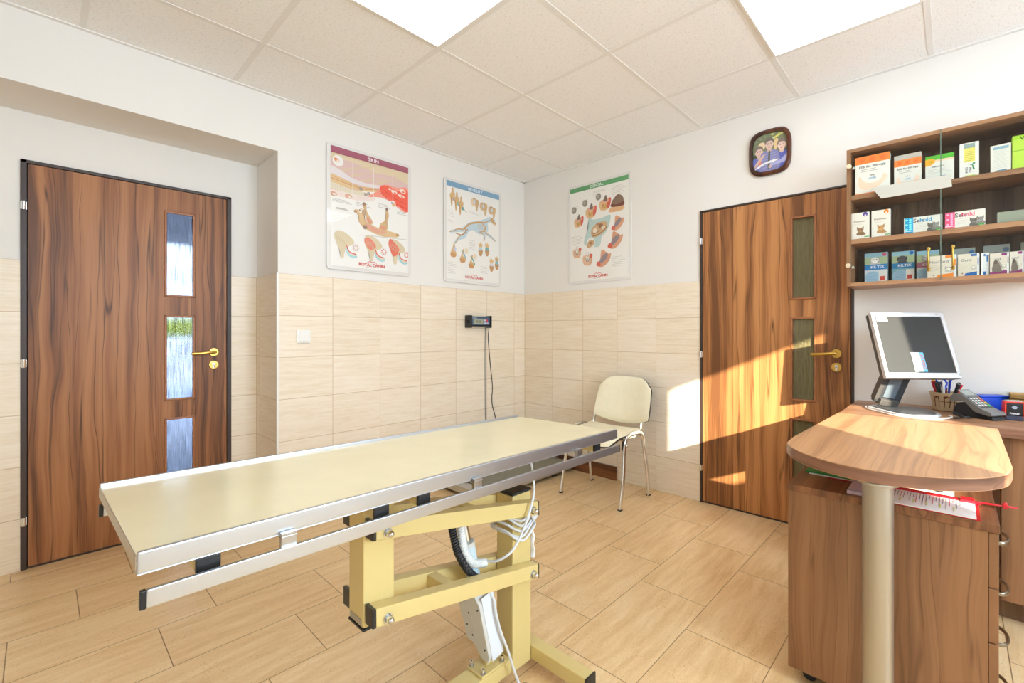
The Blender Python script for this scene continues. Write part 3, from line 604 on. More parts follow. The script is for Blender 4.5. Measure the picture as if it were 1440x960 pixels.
for s, yc, cat_ in ((-1, -1.372, 'near'), (1, -.872, 'far')):
    yf, yt = yc, yc-s*.012
    g = G(); g.tube([(-.512, yf, .004), (-.470, yf, .20), (-.438, yt, .37), (-.425, yt, .425), (-.398, yt, .458), (-.345, yt, .472), (-.255, yt, .472)], (.0105, .0155), CHROME, 12, 8, flat=(0, 1, 0)); o = g.build('front_leg', ch)
    g = G(); g.box((-.526, yf-.012, 0), (-.498, yf+.012, .010), VBK, .003); g.build('foot_cap', o)
    g = G(); g.tube([(-.135, yf, .004), (-.160, yf, .20), (-.185, yt, .37), (-.195, yt, .425), (-.213, yt, .458), (-.255, yt, .472)], (.0105, .0155), CHROME, 12, 8, flat=(0, 1, 0)); o = g.build('rear_leg', ch)
    g = G(); g.box((-.149, yf-.012, 0), (-.121, yf+.012, .010), VBK, .003); g.build('foot_cap', o)
    yu = yt-s*.013+(-s)*.0; g = G(); g.tube([(-.36, yu-s*.01, .440), (-.24, yu-s*.012, .440), (-.185, yu-s*.018, .452), (-.160, yu-s*.02, .50), (-.146, yu-s*.028, .58), (-.115, yu-s*.040, .70)], (.0085, .013), CHROME, 12, 8, flat=(0, 1, 0)); g.build('back_upright', ch)
    g = G(); g.cyl((-.425, yt-s*.01, .405), (-.425, yt+s*.016, .405), .007, CHROME, seg=14); g.box((-.447, yt-s*.010-.006, .372), (-.405, yt-s*.010+.006, .438), VBK, .004); g.build('bracket', ch)
g = G(); g.tube([(-.40, -1.36, .432), (-.40, -.885, .432)], .009, CHROME, 12, 0); g.tube([(-.215, -1.36, .436), (-.215, -.885, .436)], .009, CHROME, 12, 0); g.build('seat_crossbar', ch)

# ------------------------------------------------------------------ floor scale and its display
sc_ = thing('animal_scale', 'low steel floor scale with a grey rubber mat against the tiled wall under the table', 'scale', (-.58, -.33, 0))
g = G(); g.box((-1.06, -.615, .024), (-.035, -.075, .075), STEEL, .004); g.build('platform', sc_)
g = G(); g.box((-.975, -.590, .075), (-.070, -.10, .081), mat('grey_ribbed_mat', (128, 124, 110), .8, noise=.2, nscale=160), .002); g.build('rubber_mat', sc_)
for x in (-1.02, -.25):
    for y in (-.58, -.12): g = G(); g.cyl((x, y, 0), (x, y, .026), .022, BLACK, .018, bev=.002); g.build('rubber_foot', sc_)
g = G(); g.box((-.018, -1.023, 0), (0, -.05, .106), wood('walnut_board', (140, 90, 56), (110, 68, 42), (74, 44, 28), 2, 1, .3, 9.), .0015)
solo(g, 'wooden_board', 'walnut board standing on edge along the wall behind the chair', 'board')
dz = thing('scale_display', 'small dark scale display box with red button mounted on the tiled wall', 'display', (-.58, 0, 1.21))
g = G(); g.box((-.690, -.060, 1.216), (-.478, -.006, 1.296), BLKPL, .006); g.build('housing', dz)
g = G(); g.box((-.690, -.0625, 1.296), (-.478, -.010, 1.301), STEEL, .001); g.build('edge_profile', dz); g = G(); g.box((-.690, -.0625, 1.2085), (-.478, -.010, 1.2145), STEEL, .001); g.build('edge_profile', dz)
for x0, x1, xk in ((-.706, -.682, -.718), (-.484, -.468, -.456)):
    g = G(); g.box((x0, -.072, 1.203), (x1, -.003, 1.306), BLKPL, .004); g.cyl(((x0+x1)/2, -.045, 1.255), (xk, -.045, 1.255), .012, BLKPL, bev=.002); g.build('end_bracket', dz)
g = G(); p = PR(g, (-.682, -.0602, 1.290), (1, 0, 0), (0, 0, -1), (0, -1, 0), .198, .068)
p.rect(0, 0, 1, 1, (78, 98, 122)); p.rect(.04, .06, .3, .12, (190, 200, 210)); p.rect(.10, .22, .64, .82, (158, 160, 140)); p.text('0.00', .40, .52, .030, (96, 98, 84), True); p.ell(.84, .36, .05, .13, (216, 60, 80)); p.rect(.68, .26, .78, .44, (196, 206, 218)); p.rect(.68, .60, .78, .78, (196, 206, 218)); p.rect(.82, .60, .92, .78, (206, 170, 190)); p.rect(0, .93, 1, 1, (30, 32, 36))
g.build('display_panel', dz)
g = G(); g.tube([(-.485, -.004, 1.215), (-.4865, -.003, 1.0), (-.486, -.003, .70), (-.484, -.004, .43), (-.480, -.02, .12), (-.48, -.06, .07)], .0026, DGREY, 8, 8); solo(g, 'display_cable', 'straight thin cable running down the tiles below the scale display', 'cable')
g = G(); g.tube([(-.466, -.03, 1.252), (-.452, -.015, 1.20), (-.452, -.004, 1.12), (-.438, -.004, .98), (-.424, -.004, .86), (-.411, -.004, .775), (-.402, -.004, .68), (-.408, -.004, .60), (-.403, -.004, .525), (-.37, -.005, .42), (-.35, -.006, .25), (-.36, -.05, .10)], .0030, BLACK, 8, 8); solo(g, 'display_lead', 'black wavy lead hanging from the right end of the scale display', 'cable')

# ------------------------------------------------------------------ light switch, wall socket
def plate(name, label, ax, u, z, s=.081):
    t = thing(name, label, 'switch' if 'switch' in name else 'socket', (u, 0, z-s/2) if ax == 0 else (.006, u, z-s/2)); g = G(); d0 = 0 if ax == 0 else .006
    def bx(g, a, b, c, d, h0, h1, bev): g.box((a, d0-h1, c) if ax == 0 else (d0-h1, a, c), (b, d0-h0, d) if ax == 0 else (d0-h0, b, d), WPLAS, bev)
    bx(g, u-s/2, u+s/2, z-s/2, z+s/2, 0, .010, .004); g.build('frame', t)
    g = G(); bx(g, u-s*.37, u+s*.37, z-s*.37, z+s*.37, .008, .015, .003); g.build('rocker' if 'switch' in name else 'cover', t); return t
plate('light_switch', 'square white light switch on the tiles right of the niche', 0, -1.967, 1.140)
plate('wall_socket', 'small white socket plate half hidden behind the monitor', 1, -2.692, 1.125, .075)
# ------------------------------------------------------------------ reception desk
ZT, TH = .790, .036
EDGE = W_SHELF
ds = thing('reception_desk', 'walnut reception desk with rounded peninsula on a grey metal leg beside the sunlit door', 'desk', (-.9, -2.85, 0))
def arcpts():
    P = [(-.53, -2.583), (-1.215, -2.556)]
    cv = spline([(x, y, 0) for x, y in ((-1.215, -2.556), (-1.325, -2.560), (-1.362, -2.571), (-1.413, -2.599), (-1.473, -2.654), (-1.515, -2.729), (-1.530, -2.804), (-1.524, -2.868), (-1.508, -2.914), (-1.480, -2.969), (-1.424, -3.033), (-1.363, -3.074), (-1.310, -3.094), (-1.230, -3.106))], 5)
    return P+[(p.x, p.y) for p in cv[1:]]+[(-.53, -3.112)]
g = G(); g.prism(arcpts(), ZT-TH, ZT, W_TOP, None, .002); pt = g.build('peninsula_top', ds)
EDGEM = wood('walnut_edge', (146, 106, 84), (122, 87, 68), (94, 66, 52), 2, 1, .2, 11., .33)
g = G(); ap = arcpts(); b_ = bmesh.new(); A = []; B = []
for p in ap: A.append(b_.verts.new((p[0], p[1], ZT-.0022))); B.append(b_.verts.new((p[0], p[1], ZT-TH+.0022)))
cx_ = sum(p[0] for p in ap)/len(ap); cy_ = sum(p[1] for p in ap)/len(ap)
for q in (A, B):
    for v in q:
        d = Vector((v.co.x-cx_, v.co.y-cy_, 0)).normalized()*.0006; v.co += d
for i in range(len(ap)-1): b_.faces.new((A[i], A[i+1], B[i+1], B[i]))
g.merge(b_, EDGEM); g.build('edge_band', pt, solid=False, sharp=60)
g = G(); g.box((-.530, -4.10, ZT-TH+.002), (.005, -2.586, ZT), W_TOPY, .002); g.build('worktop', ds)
g = G(); g.box((-.5305, -4.10, ZT-TH+.004), (-.5295, -3.113, ZT-.002), EDGEM); g.build('edge_band', ds)
LEG = brushed('leg_grey', (186, 180, 168), .42, 0)
g = G(); g.cyl((-1.484, -2.827, .0), (-1.484, -2.827, ZT-TH), .0362, LEG, seg=40); lg = g.build('leg', ds)
g = G(); g.cyl((-1.484, -2.827, ZT-TH-.008), (-1.484, -2.827, ZT-TH), .05, LEG, seg=40, bev=.002); g.build('mounting_plate', lg)
g = G(); g.box((-.50, -2.606, 0), (.004, -2.588, ZT-TH+.002), W_PANX, .001); g.build('end_panel', ds)
# base cabinet beneath the worktop
bc = thing('base_cabinet', 'walnut base cabinet under the worktop at the right edge behind the drawer unit', 'cabinet', (-.24, -3.6, 0))
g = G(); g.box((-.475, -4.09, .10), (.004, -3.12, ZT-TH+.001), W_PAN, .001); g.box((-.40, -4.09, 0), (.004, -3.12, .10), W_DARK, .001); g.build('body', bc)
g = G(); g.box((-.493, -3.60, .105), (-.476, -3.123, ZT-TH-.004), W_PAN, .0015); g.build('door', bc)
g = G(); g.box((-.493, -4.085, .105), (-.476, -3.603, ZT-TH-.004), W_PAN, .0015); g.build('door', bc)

# drawer unit on castors
dp = thing('drawer_unit', 'walnut drawer unit on castors under the rounded desk end', 'drawer unit', (-1.13, -2.82, 0))
PX0, PX1, PY0, PY1, PZ0 = -1.368, -.945, -3.052, -2.572, .045
PT = wood('walnut_unit_top', (160, 110, 74), (134, 90, 60), (96, 64, 44), 1, 0, .3, 12., .36)
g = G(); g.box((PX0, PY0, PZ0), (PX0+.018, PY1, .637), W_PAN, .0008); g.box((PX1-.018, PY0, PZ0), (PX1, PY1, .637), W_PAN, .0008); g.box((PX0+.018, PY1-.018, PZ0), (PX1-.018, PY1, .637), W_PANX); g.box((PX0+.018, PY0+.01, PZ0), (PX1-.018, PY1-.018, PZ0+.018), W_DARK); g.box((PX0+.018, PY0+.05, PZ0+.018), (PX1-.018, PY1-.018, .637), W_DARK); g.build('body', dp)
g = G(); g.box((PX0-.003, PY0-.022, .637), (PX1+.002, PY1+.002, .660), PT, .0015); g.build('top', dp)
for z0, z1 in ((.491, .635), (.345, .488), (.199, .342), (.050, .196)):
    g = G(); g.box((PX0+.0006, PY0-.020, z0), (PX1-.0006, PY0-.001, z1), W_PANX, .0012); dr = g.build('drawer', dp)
    zc = (z0+z1)/2-.004; xc = (PX0+PX1)/2+.01
    hm = bpy.data.materials.get('handle_metal') or brushed('handle_metal', (150, 140, 124), .3)
    g = G(); g.tube([(xc-.055, PY0-.020, zc), (xc-.052, PY0-.036, zc), (xc-.03, PY0-.047, zc), (xc, PY0-.050, zc), (xc+.03, PY0-.047, zc), (xc+.052, PY0-.036, zc), (xc+.055, PY0-.020, zc)], (.0055, .004), hm, 10, 6); g.build('handle', dr)
for x in (PX0+.05, PX1-.05):
    for y in (PY0+.05, PY1-.055):
        g = G(); g.cyl((x-.011, y, .021), (x+.011, y, .021), .021, BLACK, bev=.003); g.box((x-.016, y-.018, .03), (x+.016, y+.018, PZ0), BLKPL, .003); g.build('castor', dp)

# papers on the drawer unit
ZP = .6602
g = G(); g.box((-1.205, -2.775, ZP), (-1.00, -2.600, ZP+.003), PAPER); g.box((-1.20, -2.772, ZP+.003), (-1.003, -2.588, ZP+.009), mat('folder_green', (34, 130, 56), .4), .001)
solo(g, 'green_folder', 'green plastic folder lying on the drawer unit under the desk top', 'folder')
g = G(); g.box((-1.222, -2.765, ZP+.0), (-1.207, -2.655, ZP+.0012), mat('folder_red_card', (172, 40, 46), .5)); solo(g, 'red_card', 'thin dark red card edge in front of the green folder', 'card')
g = G(); g.box((-1.352, -2.795, ZP), (-1.19, -2.735, ZP+.010), mat('leaflet_paper', (226, 200, 204), .6, noise=.05, nscale=60), .0008)
p = PR(g, (-1.352, -2.735, ZP+.010), (0, -1, 0), (1, 0, 0), (0, 0, 1), .060, .162); p.rect(0, .0, 1, .16, (196, 190, 204)); p.lines(.1, .25, .9, .9, 9, (214, 176, 184), .012)
solo(g, 'leaflet_stack', 'small stack of pale pink leaflets left of the grey desk leg', 'leaflets')
RED = mat('clipboard_red', (226, 34, 52), .25, coat=.4, trans=.25)
cb = thing('clip_folder', 'red clip folder holding printed sheets right of the grey desk leg', 'folder', (-1.28, -2.95, ZP), Matrix.Rotation(.0, 3, 'Z'))
g = G(); g.box((-1.366, -3.038, ZP), (-1.188, -2.80, ZP+.0025), RED, .0008); g.build('cover', cb)
g = G(); g.box((-1.366, -3.030, ZP+.0027), (-1.215, -2.803, ZP+.0055), PAPER)
p = PR(g, (-1.215, -2.803, ZP+.0055), (-1, 0, 0), (0, -1, 0), (0, 0, 1), .151, .227)
p.rect(.04, .02, .96, .09, (214, 206, 236))
for k in range(24):
    v = .10+.033*k; p.line([(.05, v), (.30+.6*((k*53) % 7)/7, v)], .008, (88, 84, 110) if k % 5 else (210, 60, 80), 0)
    if k % 4 == 1: p.line([(.55, v+.01), (.8, v+.01)], .016, (206, 224, 110), 0)
g.build('printed_sheets', cb)
g = G(); g.prism([(-1.216, -2.80), (-1.199, -2.80), (-1.206, -3.045), (-1.220, -3.040)], ZP+.003, ZP+.0105, RED, None, .001); g.box((-1.226, -3.03, ZP+.004), (-1.190, -2.998, ZP+.014), RED, .003); g.tube([(-1.209, -3.04, ZP+.008), (-1.203, -3.082, ZP+.0085), (-1.198, -3.118, ZP+.0085)], (.003, .005), RED, 8, 4); g.box((-1.212, -3.098, ZP+.003), (-1.190, -3.088, ZP+.018), RED, .002); g.build('clip_bar', cb)
g = G(); g.box((-1.165, -2.985, ZP), (-1.00, -2.84, ZP+.004), PAPER, .0006); g.ell((-1.14, -2.95, ZP+.006), (.022, .010, .004), DGREY); solo(g, 'paper_pad', 'white paper pad behind the red clip folder', 'paper')

# ------------------------------------------------------------------ monitor
TLp, TRp, BLp, BRp = [Vector(v) for v in ((-.381, -2.705, 1.262), (-.147, -2.960, 1.258), (-.483, -2.744, .960), (-.249, -3.000, .960))]
mr = ((TRp-TLp)+(BRp-BLp)).normalized(); mu = ((TLp-BLp)+(TRp-BRp)); mu = (mu-mr*mu.dot(mr)).normalized(); mn = mr.cross(mu)
Mw = (BRp-BLp).length; Mh = (TLp-BLp).length; mc = (TLp+TRp+BLp+BRp)/4
MM = Matrix.Translation(mc) @ Matrix((mr, mu, mn)).transposed().to_4x4()
SIL = mat('silver_plastic', (198, 198, 200), .38, .15); SCR = mat('lcd_screen', (38, 38, 36), .5, spec=.4); MGR = mat('monitor_back', (74, 70, 66), .5)
mo_ = thing('monitor', 'silver framed flat computer monitor leaning back on a dark stand on the desk', 'monitor', (-.30, -2.83, ZT))
a, b = Mw/2, Mh/2
g = G(); bw = .017
for lo, hi in (((-a, -b), (a, -b+.027)), ((-a, b-.021), (a, b)), ((-a, -b+.01), (-a+bw, b-.01)), ((a-bw, -b+.01), (a, b-.01))): g.box((lo[0], lo[1], -.022), (hi[0], hi[1], 0), SIL, .004, MM)
p = PR(g, MM @ Vector((-a, b, 0)), mr, -mu, mn, Mw, Mh)
p.rect(.02, -.0+.01, .62, .012, (214, 214, 216)); p.ell(.90, .033, .018, .012, (90, 90, 92)); p.text('hp', .90, .033, .010, (226, 226, 228), True); p.lines(.955, .90, .985, .90, 1, (150, 150, 152))
g.build('bezel', mo_)
g = G(); g.box((-a+.012, -b+.02, -.018), (a-.012, b-.016, -.005), SCR, .001, MM)
g.build('screen', mo_)
g = G(); g.box((-a+.002, -b+.002, -.045), (a-.002, b-.002, -.021), MGR, .008, MM); g.box((-.12, -.11, -.075), (.12, .09, -.044), MGR, .02, MM); g.build('rear_housing', mo_)
g = G(); p = PR(g, MM @ Vector((-a, b, -.0048)), mr, -mu, mn, Mw, Mh); p.rect(.07, .045, .215, .140, (242, 241, 236)); p.rect(.07, .02, .215, .046, (242, 241, 236)); st = g.build('label_sticker', mo_); st['label'] = 'white paper label on the upper left of the screen'
g = G(); p = PR(g, MM @ Vector((-a, b, -.0048)), mr, -mu, mn, Mw, Mh); p.rect(.415, .615, .545, .90, (232, 240, 246)); p.rect(.525, .615, .58, .90, (96, 186, 214)); p.text('ENERGY', .552, .755, .020, (196, 80, 70), True, -math.pi/2)
g.build('energy_sticker', mo_)
# leaning arm: from the rear of the base up to the back of the screen
A_ = Vector((-.258, -2.745, ZT+.038)); B_ = mc-mu*.055-mn*.075; av = (B_-A_).normalized(); ar = mr; an = ar.cross(av).normalized(); ar = av.cross(an)
AMt = Matrix.Translation(A_) @ Matrix((ar, av, an)).transposed().to_4x4(); Ln = (B_-A_).length
STD = mat('stand_charcoal', (56, 58, 60), .42)
g = G(); g.box((-.070, -.012, -.024), (.062, Ln, .0), STD, .005, AMt); g.box((-.074, .0, -.026), (-.052, Ln*.8, .004), MGR, .004, AMt); sa = g.build('stand_arm', mo_)
g = G(); g.box((-.036, .018, .0), (.024, Ln*.72, .0022), mat('stand_inset', (120, 132, 140), .3, .3), .001, AMt); g.build('inset_panel', sa)
g = G(); bpl = [(-.300, -2.668), (-.385, -2.735), (-.455, -2.790), (-.468, -2.850), (-.445, -2.905), (-.400, -2.935), (-.330, -2.940), (-.235, -2.905), (-.175, -2.85), (-.165, -2.76), (-.205, -2.69)]
bpl = [(q.x, q.y) for q in spline([(x, y, 0) for x, y in bpl], 4, True)]
g.prism(bpl, ZT, ZT+.010, SIL, None, .003); g.prism([( -.30+(x+.30)*.86, -2.83+(y+2.83)*.86) for x, y in bpl], ZT+.010, ZT+.0135, mat('stand_base_dark', (70, 72, 74), .3), None, .002); sb = g.build('stand_base', mo_)
g = G(); g.box((-.052, -.022, -.02), (.044, .012, .018), MGR, .006, AMt); g.build('hinge', sa)
g = G(); g.tube([(-.255, -2.655, ZT+.004), (-.335, -2.672, ZT+.004), (-.415, -2.735, ZT+.004), (-.475, -2.785, ZT+.004), (-.489, -2.86, ZT+.004), (-.462, -2.92, ZT+.004), (-.41, -2.965, ZT+.004), (-.345, -2.978, ZT+.004), (-.322, -2.968, ZT+.006)], .0032, mat('cable_white', (228, 228, 226), .4), 8, 8)
solo(g, 'white_cable', 'white cable curling round the front of the monitor base', 'cable')
g = G(); g.tube([(-.40, -2.985, ZT+.006), (-.365, -3.005, ZT+.008), (-.335, -3.01, ZT+.014), (-.322, -2.99, ZT+.02), (-.35, -2.985, ZT+.018), (-.37, -3.02, ZT+.010), (-.34, -3.035, ZT+.006), (-.315, -3.03, ZT+.006)], .0045, BLKPL, 8, 6)
solo(g, 'black_cable', 'small loop of black cable at the right end of the monitor base', 'cable')

# ------------------------------------------------------------------ mug with pens
mg = thing('pen_mug', 'wide beige mug with brown drawing holding pens right of the monitor', 'mug', (-.105, -2.955, ZT))
MX_, MY_ = -.105, -2.955; MUG = mat('mug_beige', (214, 190, 152), .3, coat=.3, noise=.04); r1, r2, mh = .046, .063, .088
g = G(); g.lathe([(r1, 0), (r1+.003, .003), (r1+.006, .03), (r2-.003, .075), (r2, mh), (r2-.004, mh), (r2-.006, .07), (r1+.001, .012), (.001, .008)], MUG, mx=Matrix.Translation((MX_, MY_, ZT)))
cd_ = (CAM-Vector((MX_, MY_, 0))); base = math.atan2(cd_.y, cd_.x); BR = (112, 70, 40)
def mugpt(a, z):
    r = (r1+.006)+(r2-r1-.006)*(z/mh)+.0006; return Vector((MX_+r*math.cos(base+a), MY_+r*math.sin(base+a), ZT+z))
def mugline(pts, wd):
    b = bmesh.new(); P = spline([(x, y, 0) for x, y in pts], 5)
    for q0, q1 in zip(P, P[1:]):
        vs = [b.verts.new(mugpt(*c)) for c in ((q0.x-wd*9, q0.y), (q1.x-wd*9, q1.y), (q1.x+wd*9, q1.y), (q0.x+wd*9, q0.y))]; b.faces.new(vs)
    g.merge(b, ink(BR))
for a in (-.75, -.45, -.1, .25, .55): mugline([(a, .018), (a+.02, .045), (a-.01, .07)], .0035)
mugline([(-.8, .045), (-.4, .047), (0, .044), (.4, .048), (.7, .045)], .02); mugline([(-.62, .062), (-.58, .07), (-.5, .066)], .01); mugline([(-.05, .06), (.02, .072), (.1, .064)], .01)
g.build('body', mg)
ha = base+1.35; g = G(); hd = Vector((math.cos(ha), math.sin(ha), 0)); c0 = Vector((MX_, MY_, ZT))
g.tube([c0+hd*.056+Vector((0, 0, .078)), c0+hd*.085+Vector((0, 0, .074)), c0+hd*.092+Vector((0, 0, .05)), c0+hd*.072+Vector((0, 0, .026)), c0+hd*.050+Vector((0, 0, .020))], (.005, .007), mat('mug_white', (226, 218, 204), .3), 10, 6); g.build('handle', mg)
def pen(label, col, a, rr, h, lean, r=.0045, cap=None, clip=None, tip=None, name='pen', cat='pen'):
    b0 = Vector((MX_+math.cos(base+a)*rr*.35, MY_+math.sin(base+a)*rr*.35, ZT+.0125)); t0 = Vector((MX_+math.cos(base+a)*(rr+lean), MY_+math.sin(base+a)*(rr+lean), ZT+h)); d = (t0-b0).normalized()
    t = thing(name, label, cat, b0, group=None); m = mat(name+'_ink', col, .35); g = G(); L = (t0-b0).length
    g.cyl(b0, b0+d*(L*.72), r, m, seg=14); g.build('barrel', t)
    g = G(); g.cyl(b0+d*(L*.72), t0, r*1.15, mat(name+'_cap', cap or col, .3), seg=14, bev=.001); g.build('cap', t)
    if clip: g = G(); s = d.cross(Vector((0, 0, 1))).normalized()*r*1.5; g.cyl(b0+d*(L*.75)+s, t0-d*.004+s, .0014, mat(name+'_clip', clip, .3, .5), seg=8); g.build('clip', t)
pen('red felt pen leaning to the left edge of the mug', (206, 40, 40), 1.50, .046, .128, .010, .0058, name='felt_pen')
pen('thick black marker next to the red felt pen', (30, 30, 32), 1.15, .045, .130, .006, .0070, name='marker')
pen('dark blue ballpoint in the middle of the mug', (28, 54, 150), .35, .046, .150, .0, .0042, clip=(200, 200, 205))
pen('white ballpoint with a dark tip in the mug', (232, 230, 226), -.25, .046, .146, -.002, .0048, cap=(240, 238, 234), clip=(60, 60, 60))
pen('slim black pen right of the white ballpoint', (34, 36, 38), -.60, .046, .138, .0, .0042, clip=(190, 190, 190))
pen('green and black pen at the right half of the mug', (36, 90, 56), -.85, .047, .132, .003, .0042, cap=(40, 42, 44))
pen('light blue capped pen behind the green pen', (70, 160, 214), -1.05, .034, .139, .004, .0042)
pen('wide red highlighter at the right edge of the mug', (206, 24, 60), -1.30, .044, .138, .004, .0080, name='highlighter')
pen('yellow highlighter sticking up behind the red highlighter', (226, 190, 40), -1.75, .036, .156, .012, .0070, name='highlighter')
sc2 = thing('scissors', 'blue handled scissors standing among the pens in the mug', 'scissors', (MX_, MY_, ZT+.0125)); BLU = mat('scissor_blue', (24, 66, 190), .35)
Rr = Vector((.675, -.738, 0)); g = G(); g.box((-.006, -.0012, 0), (.006, .0012, .09), CHROME, .0005, Matrix.Translation((MX_, MY_, ZT+.0125)) @ Matrix.Rotation(-.83, 4, 'Z')); g.build('blades', sc2)
for s in (-1, 1):
    g = G(); c = Vector((MX_, MY_, ZT+.152))+Rr*(s*.021-.010); g.tube([c+Rr*.0165*math.cos(t)+Vector((0, 0, .020*math.sin(t))) for t in [i*math.pi/6 for i in range(12)]], .0036, BLU, 8, 4, True); g.tube([c+Vector((0, 0, -.019)), Vector((MX_, MY_, ZT+.105))-Rr*.006*s], .0042, BLU, 8, 0); g.build('handle', sc2)
g = G(); c = Vector((MX_, MY_, ZT+.112))+Rr*.062; g.tube([c+Rr*.011*math.cos(t)+Vector((0, 0, .019*math.sin(t))) for t in [i*math.pi/6 for i in range(12)]], .003, BLKPL, 8, 4, True); g.tube([c-Rr*.01, Vector((MX_, MY_, ZT+.03))+Rr*.018], .003, BLKPL, 8, 0); solo(g, 'black_loop_handle', 'black finger loop of a tool hanging over the right rim of the mug', 'tool handle')

# ------------------------------------------------------------------ card terminal, stamps, box, jar
TD = Vector((-.6, -.8, 0)).normalized(); TN = Vector((-TD.y, TD.x, 0)); TN = -TN if TN.dot(CAM-Vector((-.27, -3.05, 0))) < 0 else TN   # long axis, side towards the viewer
t0 = Vector((-.212, -2.992, ZT)); TSC = Matrix.Diagonal((.84, 1, 1, 1)); TMx = Matrix.Translation(t0) @ Matrix((TD, TN, Vector((0, 0, 1)))).transposed().to_4x4() if TD.cross(TN).z > 0 else Matrix.Translation(t0) @ Matrix((TD, -TN, Vector((0, 0, 1)))).transposed().to_4x4()
TMx = TMx @ TSC; ys = -1 if TD.cross(TN).z < 0 else 1
TG = mat('terminal_grey', (112, 112, 110), .4); TK = mat('terminal_dark', (40, 40, 40), .35)
ct_ = thing('card_terminal', 'grey and black card payment terminal sloping on its cradle beside the mug', 'card terminal', (-.29, -3.05, ZT))
MXT = Matrix(((1, 0, 0, 0), (0, 0, 1, 0), (0, 1, 0, 0), (0, 0, 0, 1)))
g = G(); g.prism([(.0, .062), (.004, .085), (.020, .099), (.060, .100), (.150, .047), (.196, .034), (.200, .022), (.188, .016), (.120, .028), (.070, .070), (.030, .062)], -.040, .040, TG, TMx @ MXT, .003); bd = g.build('body', ct_)
g = G(); g.prism([(.020, .0), (.012, .020), (.030, .058), (.070, .066), (.118, .024), (.196, .014), (.204, .0)], -.034, .034, BLKPL, TMx @ MXT, .003); g.build('cradle', ct_)
T3 = TMx.to_3x3(); dn = T3 @ Vector((.090, 0, -.053)); nn = dn.cross(T3 @ Vector((0, 1, 0))).normalized(); nn = -nn if nn.z < 0 else nn; sd = -dn.normalized().cross(nn); o_ = TMx @ Vector((.060, 0, .1002))-sd*.034
g = G(); p = PR(g, o_, sd, dn.normalized(), nn, .068, dn.length)
p.rect(.05, -.30, .95, .16, (120, 122, 120)); p.rect(.12, -.25, .88, .10, (150, 154, 148)); p.rect(0, .22, 1, 1, (58, 60, 62))
for r in range(4):
    for c in range(3): p.rect(.08+c*.24, .28+r*.16, .25+c*.24, .39+r*.16, (206, 206, 202))
p.rect(.80, .28, .96, .39, (214, 120, 96)); p.rect(.80, .44, .96, .55, (220, 60, 56)); p.rect(.80, .60, .96, .71, (226, 190, 50)); p.rect(.80, .76, .96, .90, (36, 170, 90))
kp = g.build('keypad', bd)
def stamp(name, label, x, y, rot, word):
    t = thing(name, label, 'stamp', (x, y, ZT)); M = Matrix.Translation((x, y, ZT)) @ Matrix.Rotation(rot, 4, 'Z'); rd = mat('stamp_red', (226, 52, 40), .35)
    g = G(); g.box((-.026, -.017, .022), (.026, .017, .074), BLKPL, .003, M); p = PR(g, M @ Vector((-.022, -.0172, .070)), M.to_3x3() @ Vector((1, 0, 0)), (0, 0, -1), M.to_3x3() @ Vector((0, -1, 0)), .044, .046)
    p.ell(.5, .30, .2, .13, (186, 196, 206)); p.text('COLOP', .5, .30, .0075, (70, 84, 110), True); p.text(word, .5, .86, .011, (236, 236, 238), True); g.build('body', t)
    for s in (-1, 1): g = G(); g.prism([(s*.026, .018), (s*.026, .078), (s*.024, .082), (s*.031, .080), (s*.033, .020)], -.020, .020, rd, M @ Matrix(((1, 0, 0, 0), (0, 0, 1, 0), (0, 1, 0, 0), (0, 0, 0, 1))), .002); g.build('side_arm', t)
    g = G(); g.box((-.030, -.018, .074), (.030, .018, .081), rd, .003, M); g.box((-.024, -.016, .081), (.024, .016, .085), mat('stamp_grey', (178, 176, 168), .5), .001, M); g.build('top_bar', t)
    g = G(); g.box((-.027, -.0175, 0), (.027, .0175, .021), mat('stamp_base', (64, 70, 92), .2, trans=.3), .002, M); g.build('ink_base', t)
ra = math.atan2(.675, .738)-math.pi/2-.08
ra_s = -1.37
stamp('office_stamp', 'red and black self inking stamp at the right end of the worktop', -.250, -3.172, ra_s, 'Printer')
stamp('office_stamp', 'second self inking stamp cut off by the right edge behind the first stamp', -.215, -3.245, ra_s, 'Printer')
g = G(); Mb = Matrix.Translation((-.085, -3.105, ZT)) @ Matrix.Rotation(ra, 4, 'Z'); g.box((-.062, -.03, 0), (.062, .03, .076), mat('blue_plastic', (18, 66, 190), .35), .006, Mb); g.box((-.064, -.032, .076), (.064, .032, .086), bpy.data.materials['blue_plastic'], .004, Mb)
solo(g, 'blue_box', 'bright blue plastic box behind the card terminal', 'box')
jr = thing('glass_dish', 'clear glass dish with wooden sticks near the wall at the right edge', 'dish', (-.075, -3.205, ZT)); gl_ = pane('dish_glass', (.93, .96, .95), .08)
g = G(); g.box((-.12, -3.27, ZT), (-.02, -3.165, ZT+.006), gl_, .002)
for lo, hi in (((-.12, -3.27), (-.117, -3.165)), ((-.023, -3.27), (-.02, -3.165)), ((-.117, -3.27), (-.023, -3.267)), ((-.117, -3.168), (-.023, -3.165))): g.box((lo[0], lo[1], ZT+.006), (hi[0], hi[1], ZT+.100), gl_)
g.build('dish', jr)
for k, z in enumerate((.0065, .030, .054, .078)):
    for q in range(2):
        g = G(); g.box((-.112+q*.045, -3.262, ZT+z), (-.072+q*.045, -3.172, ZT+z+.021), wood('stick_wood', (226, 182, 112), (206, 158, 90), (176, 128, 66), 0, 1, .02, k+q, .6) if k+q == 0 else bpy.data.materials['stick_wood'], .003, Matrix.Translation((0, 0, 0)))
        solo(g, 'wooden_block', 'pale wooden block piled in the clear glass dish', 'block', 'blocks in the glass dish')
